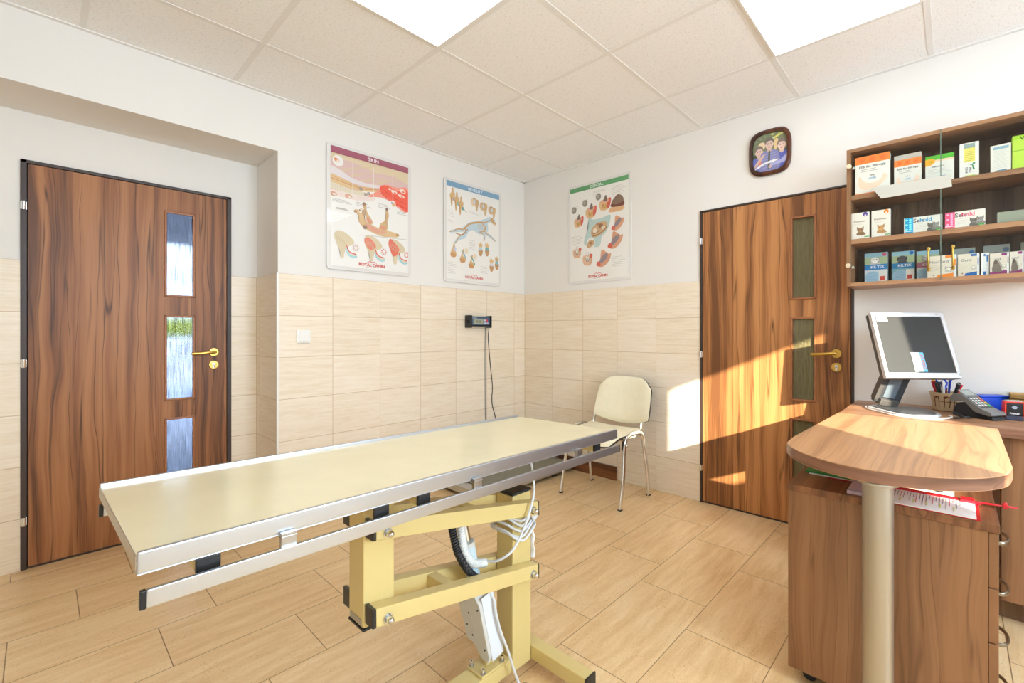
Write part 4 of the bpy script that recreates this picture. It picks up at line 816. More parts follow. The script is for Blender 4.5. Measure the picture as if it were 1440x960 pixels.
# ------------------------------------------------------------------ wall posters
BOARD = mat('poster_acrylic', (234, 231, 226), .12, coat=.6); COVER = pane('clear_cover', (.985, .985, .985), .05); EDGEA = mat('acrylic_edge', (224, 221, 217), .15, coat=.5)
def poster(name, label, O, U, N, w, h, draw, group=None):
    U, N = Vector(U), Vector(N); O = Vector(O); D = Vector((0, 0, -1)); c = O+U*(w/2)+D*h
    t = thing(name, label, 'poster', c); g = G()
    M = Matrix.Translation(O) @ Matrix((U, D, N)).transposed().to_4x4(); r = .022; P = []
    for cx, cy, a0 in ((w-r, r, -90), (w-r, h-r, 0), (r, h-r, 90), (r, r, 180)):
        for k in range(5): a = math.radians(a0+k*22.5); P.append((cx+r*math.cos(a), cy+r*math.sin(a)))
    g.prism(P, 0, .005, BOARD, M, .0008); g.build('acrylic_sheet', t)
    g = G(); r2 = 0
    for a, b in (((0, 0), (w, .003)), ((0, h-.003), (w, h)), ((0, .02), (.003, h-.02)), ((w-.003, .02), (w, h-.02))):
        pass
    k = .004
    g.prism(P, .0005, .0045, EDGEA, M @ Matrix.Translation((w/2, h/2, 0)) @ Matrix.Diagonal(((w+k)/w, (h+k)/h, 1, 1)) @ Matrix.Translation((-w/2, -h/2, 0))); g.build('sheet_edge', t)
    g = G(); m = .022; p = PR(g, O+U*m+D*.018+N*.005, U, D, N, w-2*m, h-.04); p.clip = lambda u, v: (min(1, max(0, u)), min(1, max(0, v))); p.tint = .08; draw(p); g.build('print', t, solid=False)
    g = G(); a_ = O+U*.004+D*.004+N*.0085; g.face([a_, a_+D*(h-.008), a_+D*(h-.008)+U*(w-.008), a_+U*(w-.008)], COVER); g.build('clear_cover', t, solid=False)
    return t
BG = (236, 232, 225)
def logo(p, v=.965):
    p.text('ROYAL CANIN', .5, v, .030, (214, 52, 40), True, sp=.95); p.line([(.44, v-.022), (.47, v-.032), (.5, v-.026), (.53, v-.032), (.56, v-.022)], .006, (214, 52, 40))
    p.lines(.42, v+.022, .58, v+.022, 1, (170, 160, 156), .004)
def skin(p):
    p.rect(0, 0, 1, 1, (247, 243, 237))
    p.poly([(0, .05), (1, .05), (1, .20), (.8, .21), (.55, .24), (.3, .34), (0, .36)], (226, 205, 168))
    p.poly([(0, .10), (.25, .09), (.55, .13), (.8, .12), (1, .16), (1, .28), (.7, .24), (.45, .31), (.2, .36), (0, .38)], (224, 190, 182))
    for a in ((.1, .27, .55, .13), (.3, .26, .75, .15), (.45, .27, .9, .13), (.05, .22, .5, .09)): p.line([(a[0], a[1]), ((a[0]+a[2])/2, (a[1]+a[3])/2-.012), (a[2], a[3])], (.022, .008), (221, 200, 156))
    p.poly([(0, .17), (.12, .19), (.25, .23), (.45, .245), (.60, .235), (.58, .265), (.35, .275), (.15, .265), (0, .25)], (232, 222, 222), 4)
    p.poly([(0, .235), (.15, .255), (.35, .285), (.58, .265), (.56, .30), (.3, .325), (0, .30)], (226, 190, 138), 4)
    p.line([(0, .27), (.2, .29), (.4, .30), (.58, .275)], .008, (206, 140, 100)); p.line([(0, .25), (.2, .275), (.42, .29), (.6, .262)], .006, (216, 160, 110))
    p.poly([(0, .305), (.25, .33), (.45, .325), (.5, .34), (.3, .37), (0, .355)], (228, 216, 190), 3)
    for k in range(9): p.line([(.02+.03*k, .312+.002*k), (.02+.03*k, .352)], .003, (200, 186, 160), 0)
    p.poly([(0, .365), (.3, .375), (.48, .35), (.55, .37), (.4, .41), (0, .41)], (240, 222, 212), 3)
    for u, v in ((.03, .40), (.21, .395)): p.ell(u, v, .045, .020, (224, 168, 138)); p.ell(u+.012, v+.002, .022, .010, (240, 226, 214))
    for u, v in ((.36, .305), (.46, .33), (.42, .345)): p.ell(u, v, .022, .012, (150, 130, 128)); p.ell(u, v, .012, .006, (196, 176, 170))
    p.poly([(.45, .36), (.55, .30), (.62, .24), (.7, .21), (.85, .215), (1, .20), (1, .42), (.85, .40), (.75, .36), (.62, .34)], (243, 150, 130), 3)
    p.poly([(.60, .26), (.64, .225), (.74, .225), (.85, .25), (.93, .215), (1, .24), (1, .415), (.88, .39), (.76, .345), (.64, .31)], (241, 92, 68), 3)
    for u, v, a, b in ((.80, .262, .045, .016), (.90, .285, .05, .014), (.92, .235, .045, .02), (.74, .245, .02, .01)): p.ell(u, v, a, b, (250, 224, 208), a=.2); p.ell(u+.01, v+.006, a*.4, b*.4, (236, 112, 88))
    for a in ((.62, .30, .98, .39), (.68, .28, .97, .345)): p.line([(a[0], a[1]), ((a[0]+a[2])/2, a[3]-.02), (a[2], a[3])], .010, (224, 66, 52))
    for u in (.26, .52, .78): p.line([(u, .09), (u, .40)], .006, (240, 236, 232), 0)
    p.ell(.085, .115, .065, .045, (244, 240, 234)); p.ell(.07, .112, .035, .016, (228, 150, 100), a=.5); p.ell(.085, .12, .02, .010, (246, 226, 208), a=.5)
    p.ell(.78, .375, .04, .03, (244, 240, 234)); p.ell(.79, .38, .022, .017, (226, 180, 120)); p.ell(.768, .368, .014, .01, (170, 160, 176))
    for a in ((.02, .44, .25, .46), (.30, .43, .5, .455), (.58, .40, .74, .43), (.84, .43, .98, .455), (.06, .51, .22, .52)): p.lines(a[0], a[1], a[2], a[3], 3, (186, 178, 172), .005)
    TAN = (221, 186, 138)
    # dog lying on its back
    p.poly([(.30, .525), (.27, .515), (.29, .495), (.34, .49), (.36, .475), (.39, .488), (.41, .515), (.40, .55), (.44, .585), (.55, .615), (.66, .625), (.78, .635), (.85, .645), (.84, .675), (.76, .685), (.62, .69), (.48, .665), (.38, .635), (.33, .59), (.335, .555)], TAN, 4)
    p.poly([(.38, .45), (.385, .425), (.41, .42), (.425, .44), (.44, .50), (.50, .56), (.51, .59), (.46, .60), (.42, .54), (.40, .48)], (214, 178, 132), 4); p.ell(.40, .432, .022, .015, (160, 124, 96))
    p.poly([(.68, .44), (.70, .42), (.715, .45), (.725, .50), (.70, .555), (.71, .60), (.68, .64), (.60, .63), (.61, .58), (.66, .55), (.685, .50)], (214, 176, 126), 4); p.ell(.695, .437, .014, .014, (140, 110, 90))
    p.poly([(.44, .60), (.56, .63), (.68, .645), (.66, .665), (.54, .665), (.44, .635)], (226, 160, 136), 3); p.poly([(.62, .60), (.68, .605), (.67, .625), (.61, .62)], (220, 140, 116), 3); p.poly([(.44, .545), (.50, .575), (.48, .59), (.43, .57)], (222, 148, 124), 3)
    p.ell(.36, .50, .03, .018, (240, 226, 206)); p.ell(.345, .495, .008, .007, (70, 56, 50)); p.ell(.40, .507, .03, .026, (196, 160, 122)); p.ell(.29, .512, .02, .010, (176, 136, 108)); p.ell(.41, .635, .03, .018, (152, 122, 98)); p.ell(.845, .657, .025, .014, (190, 150, 106))
    p.line([(.35, .71), (.55, .70), (.98, .685)], .004, (168, 158, 150))
    for k, (u, rd) in enumerate(((.06, 0), (.42, 1), (.74, 2))):
        p.poly([(u-.02, .735), (u+.03, .70), (u+.12, .715), (u+.20, .76), (u+.21, .80), (u+.13, .83), (u+.10, .87), (u+.09, .925), (u+.055, .925), (u+.045, .87), (u+.0, .80)], (222, 204, 168), 3)
        if rd: p.poly([(u-.02, .75), (u+.03, .72), (u+.11, .76), (u+.13, .80), (u+.06, .83), (u+.01, .80)], (232, 132, 108), 3)
        if rd > 1: p.poly([(u-.02, .74), (u+.01, .70), (u+.09, .76), (u+.12, .82), (u+.05, .86), (u+.0, .80)], (226, 110, 88), 3)
        for q in range(4): p.line([(u+.0+.025*q, .74+.006*q), (u+.03+.03*q, .80+.008*q)], .006, (206, 180, 140), 0)
        p.line([(u+.13, .84), (u+.145, .885), (u+.20, .91), (u+.25, .90)], .030, (168, 214, 218)); p.line([(u+.135, .83), (u+.155, .875), (u+.205, .895), (u+.25, .885)], .018, (238, 214, 190)); p.line([(u+.125, .82), (u+.15, .865), (u+.20, .88), (u+.24, .885)], .012, (214, 76, 66))
        p.ell(u+.235, .83, .05, .038, (240, 236, 230))
        for q in range(7): a = q*.9; p.ell(u+.235+.028*math.cos(a), .83+.021*math.sin(a), .010, .008, (224, 150, 140) if rd else (220, 190, 180))
    p.rect(0, 0, 1, .055, (164, 86, 104)); p.text('SKIN', .52, .029, .034, (246, 238, 240), True, sp=1.1); logo(p)
def bone(p, pts, wd, col=(214, 172, 116)):
    p.line(pts, wd, col)
    for q in (pts[0], pts[-1]): p.ell(q[0], q[1], wd*.8, wd*.62, col)
def mobility(p):
    p.rect(0, 0, 1, 1, (247, 243, 237)); T = (216, 176, 122); DK = (172, 126, 80); BL = (196, 216, 226)
    for k in range(3):
        u = .10+.075*k; v = .15+.035*k
        p.poly([(u-.045, v-.01), (u-.03, v+.03), (u-.02, v+.10), (u+.0, v+.10), (u+.01, v+.04), (u+.04, v+.02), (u+.05, v-.03), (u+.015, v-.045), (u+.02, v-.085), (u-.005, v-.085), (u-.015, v-.04)], T, 3); p.line([(u-.02, v), (u-.01, v+.09)], .008, DK)
        p.ell(u+.035, v+.032, .024, .02, ((150, 160, 186), (96, 170, 168), (96, 170, 168))[k])
    p.line([(.27, .235), (.36, .285)], .008, DK)
    for k in range(3):
        u = .53+.17*k; v = .155+.02*k; p.ell(u-.04, v, .055, .045, ((232, 206, 172), (214, 182, 142), (206, 172, 130))[k]); p.poly([(u-.01, v-.03), (u+.05, v-.035), (u+.055, v+.01), (u+.035, v+.03), (u+.03, v+.085), (u+.0, v+.085), (u+.0, v+.03), (u-.02, v+.01)], T, 3); p.ell(u-.02, v-.005, .02, .02, BL); p.line([(u-.05, v-.03), (u-.02, v-.04), (u+.01, v-.03)], .010, DK)
    for a in ((.40, .265, .62, .28), (.02, .31, .14, .36), (.02, .40, .12, .415), (.40, .57, .55, .66), (.02, .83, .18, .94), (.62, .83, .78, .90)): p.lines(a[0], a[1], a[2], a[3], max(2, int((a[3]-a[1])/.014)), (196, 190, 184), .004)
    # running greyhound silhouette and skeleton
    p.poly([(.30, .45), (.40, .385), (.52, .355), (.66, .325), (.74, .33), (.77, .38), (.76, .44), (.68, .475), (.58, .485), (.47, .455), (.38, .49), (.31, .50)], BL, 3)
    for L_, w_ in (([(.66, .35), (.76, .32), (.83, .29)], .075), ([(.34, .46), (.24, .48), (.12, .505), (.06, .52)], (.07, .03)), ([(.35, .48), (.30, .54), (.21, .575), (.14, .63)], (.08, .03)), ([(.70, .45), (.78, .475), (.86, .50), (.92, .53)], (.06, .025)), ([(.68, .46), (.70, .51), (.68, .55)], (.05, .025))): p.line(L_, w_, BL)
    p.ell(.865, .305, .055, .032, BL, a=.35)
    S1 = (205, 160, 100)
    p.line([(.33, .445), (.42, .395), (.55, .365), (.66, .35)], .026, S1); p.line([(.66, .35), (.74, .335), (.82, .30)], .014, S1); p.poly([(.82, .285), (.86, .275), (.89, .305), (.93, .33), (.90, .345), (.84, .325)], S1, 3); p.line([(.86, .32), (.92, .35)], .008, S1)
    p.line([(.33, .445), (.30, .47), (.20, .475), (.12, .505), (.05, .52)], (.022, .012), S1); p.line([(.34, .45), (.33, .50), (.22, .55), (.18, .60), (.13, .635)], (.022, .010), S1); p.line([(.38, .455), (.30, .52), (.24, .53), (.16, .525)], .012, DK)
    p.line([(.66, .36), (.72, .40), (.68, .445), (.60, .46), (.66, .475), (.70, .51), (.68, .55)], (.020, .010), S1); p.line([(.70, .41), (.72, .46), (.80, .475), (.92, .53)], (.018, .010), S1)
    for k in range(7): p.line([(.58+.018*k, .37), (.57+.02*k, .40), (.59+.018*k, .43)], .006, (200, 176, 146))
    for k in range(3):
        u = .12+.165*k; v = .70+.045*k
        p.poly([(u-.05, v+.035), (u-.02, v-.01), (u+.0, v-.06), (u+.02, v-.07), (u+.03, v-.01), (u+.05, v+.03), (u+.04, v+.065), (u-.03, v+.07)], T, 3); p.poly([(u-.05, v+.035), (u+.0, v+.03), (u+.05, v+.05), (u+.02, v+.075), (u-.04, v+.07)], (202, 146, 92), 3); p.ell(u+.025, v-.01, .025, .024, ((198, 204, 224), (220, 224, 226), (226, 228, 226))[k])
        if k: p.line([(u-.02, v-.055), (u+.03, v-.01), (u+.06, v+.035)], .016, (58, 140, 118) if k == 2 else (110, 170, 170))
        if k: p.ell(u+.07, v-.055, .03, .03, (238, 220, 190))
    for k, (u, v) in enumerate(((.62, .635), (.75, .625), (.84, .79), (.95, .76))):
        a = -.25 if k > 1 else 0; p.poly([(u-.035, v-.055), (u-.01, v-.045), (u+.0, v-.07), (u+.015, v-.045), (u+.035, v-.05), (u+.03, v-.01), (u-.03, v-.01)], (222, 182, 122), 3); p.poly([(u-.04, v+.02), (u+.04, v+.02), (u+.035, v+.06), (u+.01, v+.085), (u-.02, v+.08)], (196, 148, 98), 3); p.ell(u, v+.006, .036, .02, (BL, (120, 180, 184), (220, 216, 222), (140, 186, 186))[k])
    p.rect(0, 0, 1, .055, (126, 166, 196)); p.text('MOBILITY', .52, .029, .034, (240, 244, 248), True, sp=1.05); logo(p)
def tooth(p, u, v, s, rot=0., kind=0):
    GUM = (216, 96, 78); BO = (226, 186, 132); PK = (228, 170, 140); TI = (120, 104, 92)
    def q(a, b): c, n = math.cos(rot), math.sin(rot); return (u+s*(a*c-b*n), v+s*.75*(a*n+b*c))
    P = lambda pts, col, sm=3: p.poly([q(*t) for t in pts], col, sm)
    if kind == 0:
        P([(-.9, -.2), (.7, -.4), (.9, .4), (.5, 1.0), (-.7, 1.0)], BO); P([(.45, -.5), (1.0, -.6), (.95, .4), (.55, .9), (.4, .3)], GUM); P([(-.7, -.35), (.5, -.55), (.6, -.1), (-.7, .1)], PK)
        P([(-.3, -.25), (-.1, -.9), (.15, -1.05), (.35, -.4), (.3, -.2)], TI); P([(-.5, .3), (-.2, .2), (.1, .7), (-.2, .9)], (204, 150, 84)); P([(0, .3), (.3, .2), (.4, .7), (.2, .8)], (214, 160, 90))
    elif kind == 1:
        P([(-.8, -1.0), (-.3, -1.1), (.6, -.9), (.9, -1.1), (1.0, -.3), (.6, .6), (.0, 1.1), (-.9, 1.1), (-.5, .5)], (220, 158, 122)); P([(-.4, -.4), (.2, -.9), (.5, -.6), (.2, .2), (-.4, .7), (-.6, .4)], (150, 132, 138)); P([(-.9, .6), (-.5, .5), (-.2, 1.0), (-.9, 1.1)], GUM)
    else:
        P([(-.9, -.5), (.9, -.3), (.7, 1.0), (-.7, .9)], (226, 176, 140)); P([(.4, -.8), (1.0, -.7), (.9, -.2), (.5, -.2)], GUM); P([(-.5, -.4), (.0, -.3), (.0, .3), (-.3, .6)], (236, 226, 214)); P([(0., -.3), (.5, -.3), (.4, .4), (.1, .6)], (230, 218, 204))
        p.line([q(-.4, -.3), q(-.2, .5), q(0, .0), q(.2, .5), q(.45, -.3)], .008, (120, 84, 70)); p.line([q(-.2, -.5), q(-.2, -1.2)], .006, (190, 186, 180), 0); p.line([q(.2, -.5), q(.2, -1.1)], .006, (190, 186, 180), 0)
def dental(p):
    p.rect(0, 0, 1, 1, (247, 243, 237))
    for a in ((.40, .11, .58, .125), (.73, .08, .95, .18), (.22, .15, .36, .165), (.02, .20, .2, .22), (.02, .52, .24, .60), (.74, .79, .95, .88), (.42, .085, .66, .095)): p.lines(a[0], a[1], a[2], a[3], max(2, int((a[3]-a[1])/.013)), (196, 190, 182), .004)
    p.poly([(.345, .34), (.40, .37), (.50, .375), (.60, .37), (.71, .36), (.69, .46), (.63, .53), (.56, .57), (.53, .66), (.40, .655), (.26, .615), (.29, .52), (.33, .45)], (190, 214, 208), 3)
    p.poly([(.38, .52), (.40, .46), (.50, .415), (.62, .415), (.66, .44), (.65, .49), (.58, .53), (.50, .555), (.42, .56)], (206, 168, 124), 3); p.ell(.45, .49, .035, .024, (240, 226, 204)); p.ell(.55, .455, .04, .026, (150, 104, 70)); p.ell(.59, .475, .035, .018, (236, 216, 188)); p.line([(.41, .545), (.5, .54), (.6, .505), (.65, .47)], .012, (146, 98, 62)); p.line([(.40, .52), (.46, .52), (.54, .50)], .006, (120, 80, 54)); p.ell(.50, .43, .03, .012, (176, 122, 80))
    p.ell(.375, .615, .075, .058, (238, 234, 226)); p.poly([(.31, .655), (.32, .61), (.37, .58), (.43, .595), (.43, .63), (.38, .655)], (206, 162, 116), 3); p.ell(.375, .615, .02, .014, (150, 104, 70))
    for u, v, s, r in ((.16, .355, .085, 0.), (.38, .275, .095, .05), (.62, .225, .095, .08)): tooth(p, u, v, s, r, 0)
    for u, v in ((.075, .235), (.275, .185), (.51, .15)): p.ell(u, v, .045, .036, (146, 136, 122)); p.ell(u-.008, v-.004, .022, .018, (176, 166, 152))
    p.poly([(.70, .30), (.78, .275), (.92, .285), (.91, .335), (.70, .335)], (228, 178, 128), 3); p.poly([(.73, .235), (.78, .195), (.83, .17), (.90, .195), (.925, .24), (.91, .28), (.74, .275)], (138, 112, 90), 3); p.poly([(.73, .255), (.82, .27), (.92, .25), (.92, .29), (.73, .285)], (120, 66, 56), 3)
    tooth(p, .83, .46, .085, .3, 1); tooth(p, .79, .63, .10, .35, 1); tooth(p, .60, .80, .10, .35, 1); tooth(p, .13, .69, .075, .08, 2); tooth(p, .32, .775, .085, .05, 2)
    p.rect(0, 0, 1, .048, (98, 164, 106)); p.text('DENTAL', .48, .025, .034, (238, 246, 238), True, sp=1.05); logo(p)
poster('skin_poster', 'anatomy poster headed SKIN with a purple band over a dog on its back', (-1.824, -.0005, 2.397), (1, 0, 0), (0, -1, 0), .610, .817, skin)
poster('mobility_poster', 'anatomy poster headed MOBILITY with a blue band and running dog skeleton', (-.914, -.0005, 2.397), (1, 0, 0), (0, -1, 0), .610, .824, mobility)
poster('dental_poster', 'anatomy poster headed DENTAL with a green band and rows of teeth', (.0055, -.528, 2.406), (0, -1, 0), (-1, 0, 0), .620, .830, dental)

# ------------------------------------------------------------------ framed photo
pf = thing('photo_frame', 'rounded dark walnut picture frame with a photo of three boys above the sunlit door', 'picture frame', (.006, -2.137, 2.145))
def squircle(w, h, n=3.6, k=48):
    out = []
    for i in range(k):
        a = 2*math.pi*i/k; c, s = math.cos(a), math.sin(a); out.append((w*math.copysign(abs(c)**(2/n), c), h*math.copysign(abs(s)**(2/n), s)))
    return out
FM = Matrix.Translation((.006, -2.137, 2.288)) @ Matrix(((0, 0, -1, 0), (-1, 0, 0, 0), (0, 1, 0, 0), (0, 0, 0, 1)))   # local x right, y up, z out of the wall
FW_ = wood('frame_walnut', (112, 70, 50), (90, 54, 40), (60, 36, 28), 1, 2, .3, 14., .3)
g = G(); so = squircle(.1215, .142); si = squircle(.1000, .1185); b_ = bmesh.new(); rings = []
for pts, z in ((so, 0), (so, .018), ([(x*.93, y*.94) for x, y in so], .026), (si, .022), (si, .010)): rings.append([b_.verts.new((x, y, z)) for x, y in pts])
for A, B in zip(rings, rings[1:]):
    for i in range(48): b_.faces.new((A[i], A[(i+1) % 48], B[(i+1) % 48], B[i]))
b_.faces.new(rings[0][::-1]); g.merge(b_, FW_, FM); g.build('frame', pf)
g = G(); g.prism(squircle(.1005, .119), .004, .0105, mat('photo_dark', (70, 76, 52), .3), FM); R3 = FM.to_3x3()
p = PR(g, FM @ Vector((-.10, .1185, .0106)), R3 @ Vector((1, 0, 0)), R3 @ Vector((0, -1, 0)), R3 @ Vector((0, 0, 1)), .20, .237)
p.tint = .22; p.clip = lambda u, v: (lambda a, b, q: (u, v) if q <= 1 else (.5+a/q*.5, .5+b/q*.5))(2*u-1, 2*v-1, (abs((2*u-1)/.995)**3.6+abs((2*v-1)/.995)**3.6)**(1/3.6))  # tint mixes a haze of reflected light into the print colours
p.poly([(.03, .12), (.14, .02), (.5, .005), (.86, .02), (.97, .12), (.98, .5), (.02, .5)], (96, 104, 64), 2)
for k in range(16): p.ell(.58+.37*((k*37) % 10)/10, .05+.13*((k*23) % 7)/7, .035, .022, ((214, 206, 70), (196, 200, 120), (170, 180, 90))[k % 3])
for k in range(8): p.ell(.10+.28*((k*37) % 10)/10, .06+.10*((k*23) % 7)/7, .04, .03, ((84, 92, 70), (120, 124, 100))[k % 2])
p.ell(.27, .30, .11, .10, (226, 196, 150)); p.poly([(.64, .20), (.74, .20), (.72, .42), (.62, .46)], (226, 190, 120), 2)
def boy(u, v, s, hair, skin_, shirt, tilt=0):
    p.poly([(u-1.7*s, v+2.6*s), (u-1.5*s, v+1.35*s), (u-.6*s, v+.95*s), (u+.6*s, v+.95*s), (u+1.5*s, v+1.35*s), (u+1.8*s, v+2.6*s), (u+1.6*s, .98), (u-1.6*s, .98)], shirt, 2)
    p.poly([(u-.3*s, v+.6*s), (u+.3*s, v+.6*s), (u+.35*s, v+1.1*s), (u, v+1.25*s), (u-.35*s, v+1.1*s)], tuple(c*.9 for c in skin_), 2); p.ell(u, v, .68*s, .86*s, skin_); p.ell(u-.7*s, v+.08*s, .13*s, .2*s, skin_); p.ell(u+.7*s, v+.08*s, .13*s, .2*s, skin_)
    p.poly([(u-.74*s, v+.05*s), (u-.76*s, v-.55*s), (u-.4*s, v-1.0*s), (u+.2*s, v-1.05*s), (u+.7*s, v-.65*s), (u+.72*s, v+.0), (u+.52*s, v-.42*s), (u-.1*s, v-.52*s), (u-.5*s, v-.35*s)], hair, 3)
    for q in (-.26, .26): p.ell(u+q*s, v-.02*s, .09*s, .06*s, (74, 58, 52)); p.line([(u+(q-.13)*s, v-.17*s), (u+(q+.13)*s, v-.18*s)], .010, hair, 0)
    p.ell(u, v+.25*s, .09*s, .07*s, tuple(c*.88 for c in skin_)); p.line([(u-.22*s, v+.47*s), (u, v+.53*s), (u+.22*s, v+.47*s)], .013, (176, 96, 92))
boy(.19, .44, .155, (104, 84, 74), (218, 178, 160), (74, 84, 176)); boy(.84, .38, .16, (110, 88, 78), (228, 188, 168), (60, 66, 164)); boy(.49, .29, .165, (86, 74, 68), (214, 174, 156), (112, 112, 172))
for k in range(7): p.line([(.28+.07*k, .50), (.27+.07*k, .95)], .010, (78, 82, 150), 0)
for k in range(6): p.line([(.27, .54+.07*k), (.72, .54+.07*k)], .009, (168, 172, 212), 0)
p.poly([(.47, .48), (.52, .48), (.51, .62), (.50, .92), (.44, .92), (.46, .62)], (66, 66, 48), 2); p.poly([(.06, .78), (.20, .62), (.34, .52), (.36, .56), (.24, .70), (.08, .85)], (206, 164, 146), 2)
p.poly([(.99, .62), (.80, .76), (.55, .78), (.50, .84), (.60, .86), (.84, .84), (.99, .78)], (160, 160, 214), 2); p.poly([(.20, .72), (.26, .70), (.22, .86), (.17, .84)], (226, 110, 80), 2); p.ell(.52, .88, .06, .035, (206, 168, 156), a=-.5)
p.poly([(.05, .90), (.20, .80), (.45, .735), (.66, .715), (.76, .735), (.6, .775), (.35, .80), (.18, .87)], (240, 238, 234), 3)  # white arc is a glass reflection painted into the print
g.build('photo_print', pf, solid=False)

# ------------------------------------------------------------------ wall cabinet with medicine boxes
XF = -.262; CY0, CY1, CZ0, CZ1 = -3.305, -2.575, 1.403, 2.105
wc = thing('wall_cabinet', 'walnut wall cabinet with glass doors and two shelves of medicine boxes', 'cabinet', (.006, -2.94, CZ0))
g = G(); T = .018
g.box((XF, CY1-T, CZ0), (.005, CY1, CZ1), W_PANX, .0008); g.box((XF, CY0, CZ0), (.005, CY0+T, CZ1), W_PANX, .0008); g.box((XF, CY0+T, CZ1-T), (.005, CY1-T, CZ1), W_SHELF, .0008); g.box((XF, CY0+T, CZ0), (.005, CY1-T, CZ0+T), W_SHELF, .0008); g.box((-.004, CY0+T, CZ0+T), (.005, CY1-T, CZ1-T), W_DARK); g.build('carcass', wc)
SH = (1.868, 1.6435)
for z in SH: g = G(); g.box((XF+.008, CY0+T, z-.024), (-.004, CY1-T, z), W_SHELF, .0008); g.build('shelf', wc)
GLS = pane('cabinet_glass', (.95, .955, .94), .04); ym = -2.9395; EGR = mat('glass_edge', (96, 112, 100), .2)
for ya, yb, hy in ((ym+.001, CY1-.003, -2.897), (CY0+.003, ym-.001, -2.981)):
    g = G(); g.box((XF-.0095, ya, CZ0+.004), (XF-.0045, yb, CZ1-.004), GLS, .0); ye = ya if hy > ym else yb; g.box((XF-.0096, ye-.0008, CZ0+.004), (XF-.0044, ye+.0008, CZ1-.004), EGR); dg = g.build('glass_door', wc); dg['label'] = 'clear glass door'
    for z, yk in (((2.012, CY1-.013), (1.507, CY1-.010)) if hy > ym else ()):
        g = G(); g.cyl((XF-.028, yk, z), (XF-.0096, yk, z), .0115, mat('hinge_cap', (226, 208, 176), .3, .5), bev=.002, seg=28); g.cyl((XF-.0044, yk-.018, z-.006), (XF+.01, yk-.018, z-.006), .005, CHROME, seg=12); g.box((XF-.004, yk-.026, z-.014), (XF+.01, yk-.010, z-.008), CHROME, .001); g.build('hinge_cap', dg)
    g = G(); zc = 1.507; g.tube([(XF-.0096, hy, zc+.046), (XF-.022, hy, zc+.044), (XF-.030, hy, zc+.034), (XF-.034, hy, zc), (XF-.030, hy, zc-.034), (XF-.022, hy, zc-.044), (XF-.0096, hy, zc-.046)], .0046, BRASS, 10, 6)
    for z in (.048, -.048): g.ell((XF-.014, hy, zc+z), (.006, .008, .009), BRASS, u=14, v=9)
    g.build('handle', dg)
g = G(); Zs = [(-2.682, 1.886), (-2.973, 1.8855), (-2.978, 1.829), (-2.719, 1.826)]
g.prism([(y, z) for y, z in Zs], XF-.0104, XF-.0098, mat('translucent_paper', (188, 184, 172), .6, trans=.0), Matrix(((0, 0, 1, 0), (1, 0, 0, 0), (0, 1, 0, 0), (0, 0, 0, 1))))
tp = g.build('paper_strip', wc); tp['label'] = 'pale paper strip taped across both glass doors'

CRT = {}
def carton(name, label, ya, yb, zt, X, depth, base, col, draw, cat='medicine box', group=None, rot=0.):
    """ya: left edge as seen, yb: right edge; base height; printed on the front"""
    g = G(); w_ = ya-yb; h_ = zt-base; m = CRT.get(col) or CRT.setdefault(col, mat('card_%02x%02x%02x' % col, col, .4)); yc = (ya+yb)/2
    M = Matrix.Translation((X, yc, base)) @ Matrix.Rotation(rot, 4, 'Z')
    g.box((0, -w_/2, .0002), (depth, w_/2, h_), m, .0007, M); R3 = M.to_3x3()
    p = PR(g, M @ Vector((0, w_/2, h_)), R3 @ Vector((0, -1, 0)), R3 @ Vector((0, 0, -1)), R3 @ Vector((-1, 0, 0)), w_, h_); draw(p, w_, h_)
    return solo(g, name, label, cat, group)
WH = (232, 230, 222); S1, S2, S0 = SH[0], SH[1], CZ0+T
def anim(p, u, v, s, col, ear=1, dark=(60, 50, 44)):
    """small printed animal portrait: head with ears, eyes, nose, shoulders"""
    r = p.w/p.h; q = lambda a, b: (u+a*s, v+b*s*r)
    p.poly([q(-1.0, 1.7), q(-.8, .7), q(0, .4), q(.9, .7), q(1.5, 1.7)], tuple(c*.9 for c in col), 2)
    if ear: [p.poly([q(k*.3, -.6), q(k*.95, -1.25), q(k*.95, -.1)], tuple(c*.85 for c in col)) for k in (-1, 1)]
    else: [p.ell(*q(k*.85, .05), .3*s, .6*s*r, tuple(c*.78 for c in col)) for k in (-1, 1)]
    p.ell(*q(0, 0), .88*s, .82*s*r, col); p.ell(*q(0, .35), .42*s, .34*s*r, tuple(min(255, c*1.12) for c in col))
    for k in (-1, 1): p.ell(*q(k*.36, -.12), .13*s, .14*s*r, dark)
    p.ell(*q(0, .25), .14*s, .10*s*r, dark)
def d_orange(cap):
    def f(p, w_, h_):
        o = (244, 132, 58)
        v0 = .0 if not cap else .14
        if cap: p.rect(0, 0, 1, v0, (186, 180, 172))
        p.rect(0, v0, 1, v0+.20, o)
        for k in range(3): p.ell(.2+.3*k, v0+.10, .09, .055, (236, 108, 44)); p.ell(.26+.3*k, v0+.07, .05, .03, (240, 116, 48))
        t = v0+.28; p.text('ESBi Bio 300 mg/g', .5, t, w_*.105, (40, 36, 40), True); p.lines(.18, t+.07, .75, t+.12, 2, (120, 110, 110), .012); p.text('250 g', .5, t+.24, w_*.06, (80, 60, 70), True); p.text('VETRI', .5, t+.32, w_*.085, (70, 150, 210), True)
        p.poly([(.08, t+.40), (.14, t+.22), (.22, t+.34), (.36, t+.42), (.6, t+.44), (.76, t+.36), (.82, t+.24), (.92, t+.30), (.88, t+.42), (.7, t+.55), (.5, t+.60), (.2, t+.58)], (246, 214, 190), 3)
        if not cap: p.rect(0, .96, 1, 1, o)
        else: p.rect(0, .95, 1, 1, (240, 160, 100))
    return f
carton('medicine_box', 'large white box with orange top band at the left end of the top shelf', -2.608, -2.750, 2.062, -.235, .06, S1, (236, 234, 226), d_orange(False))
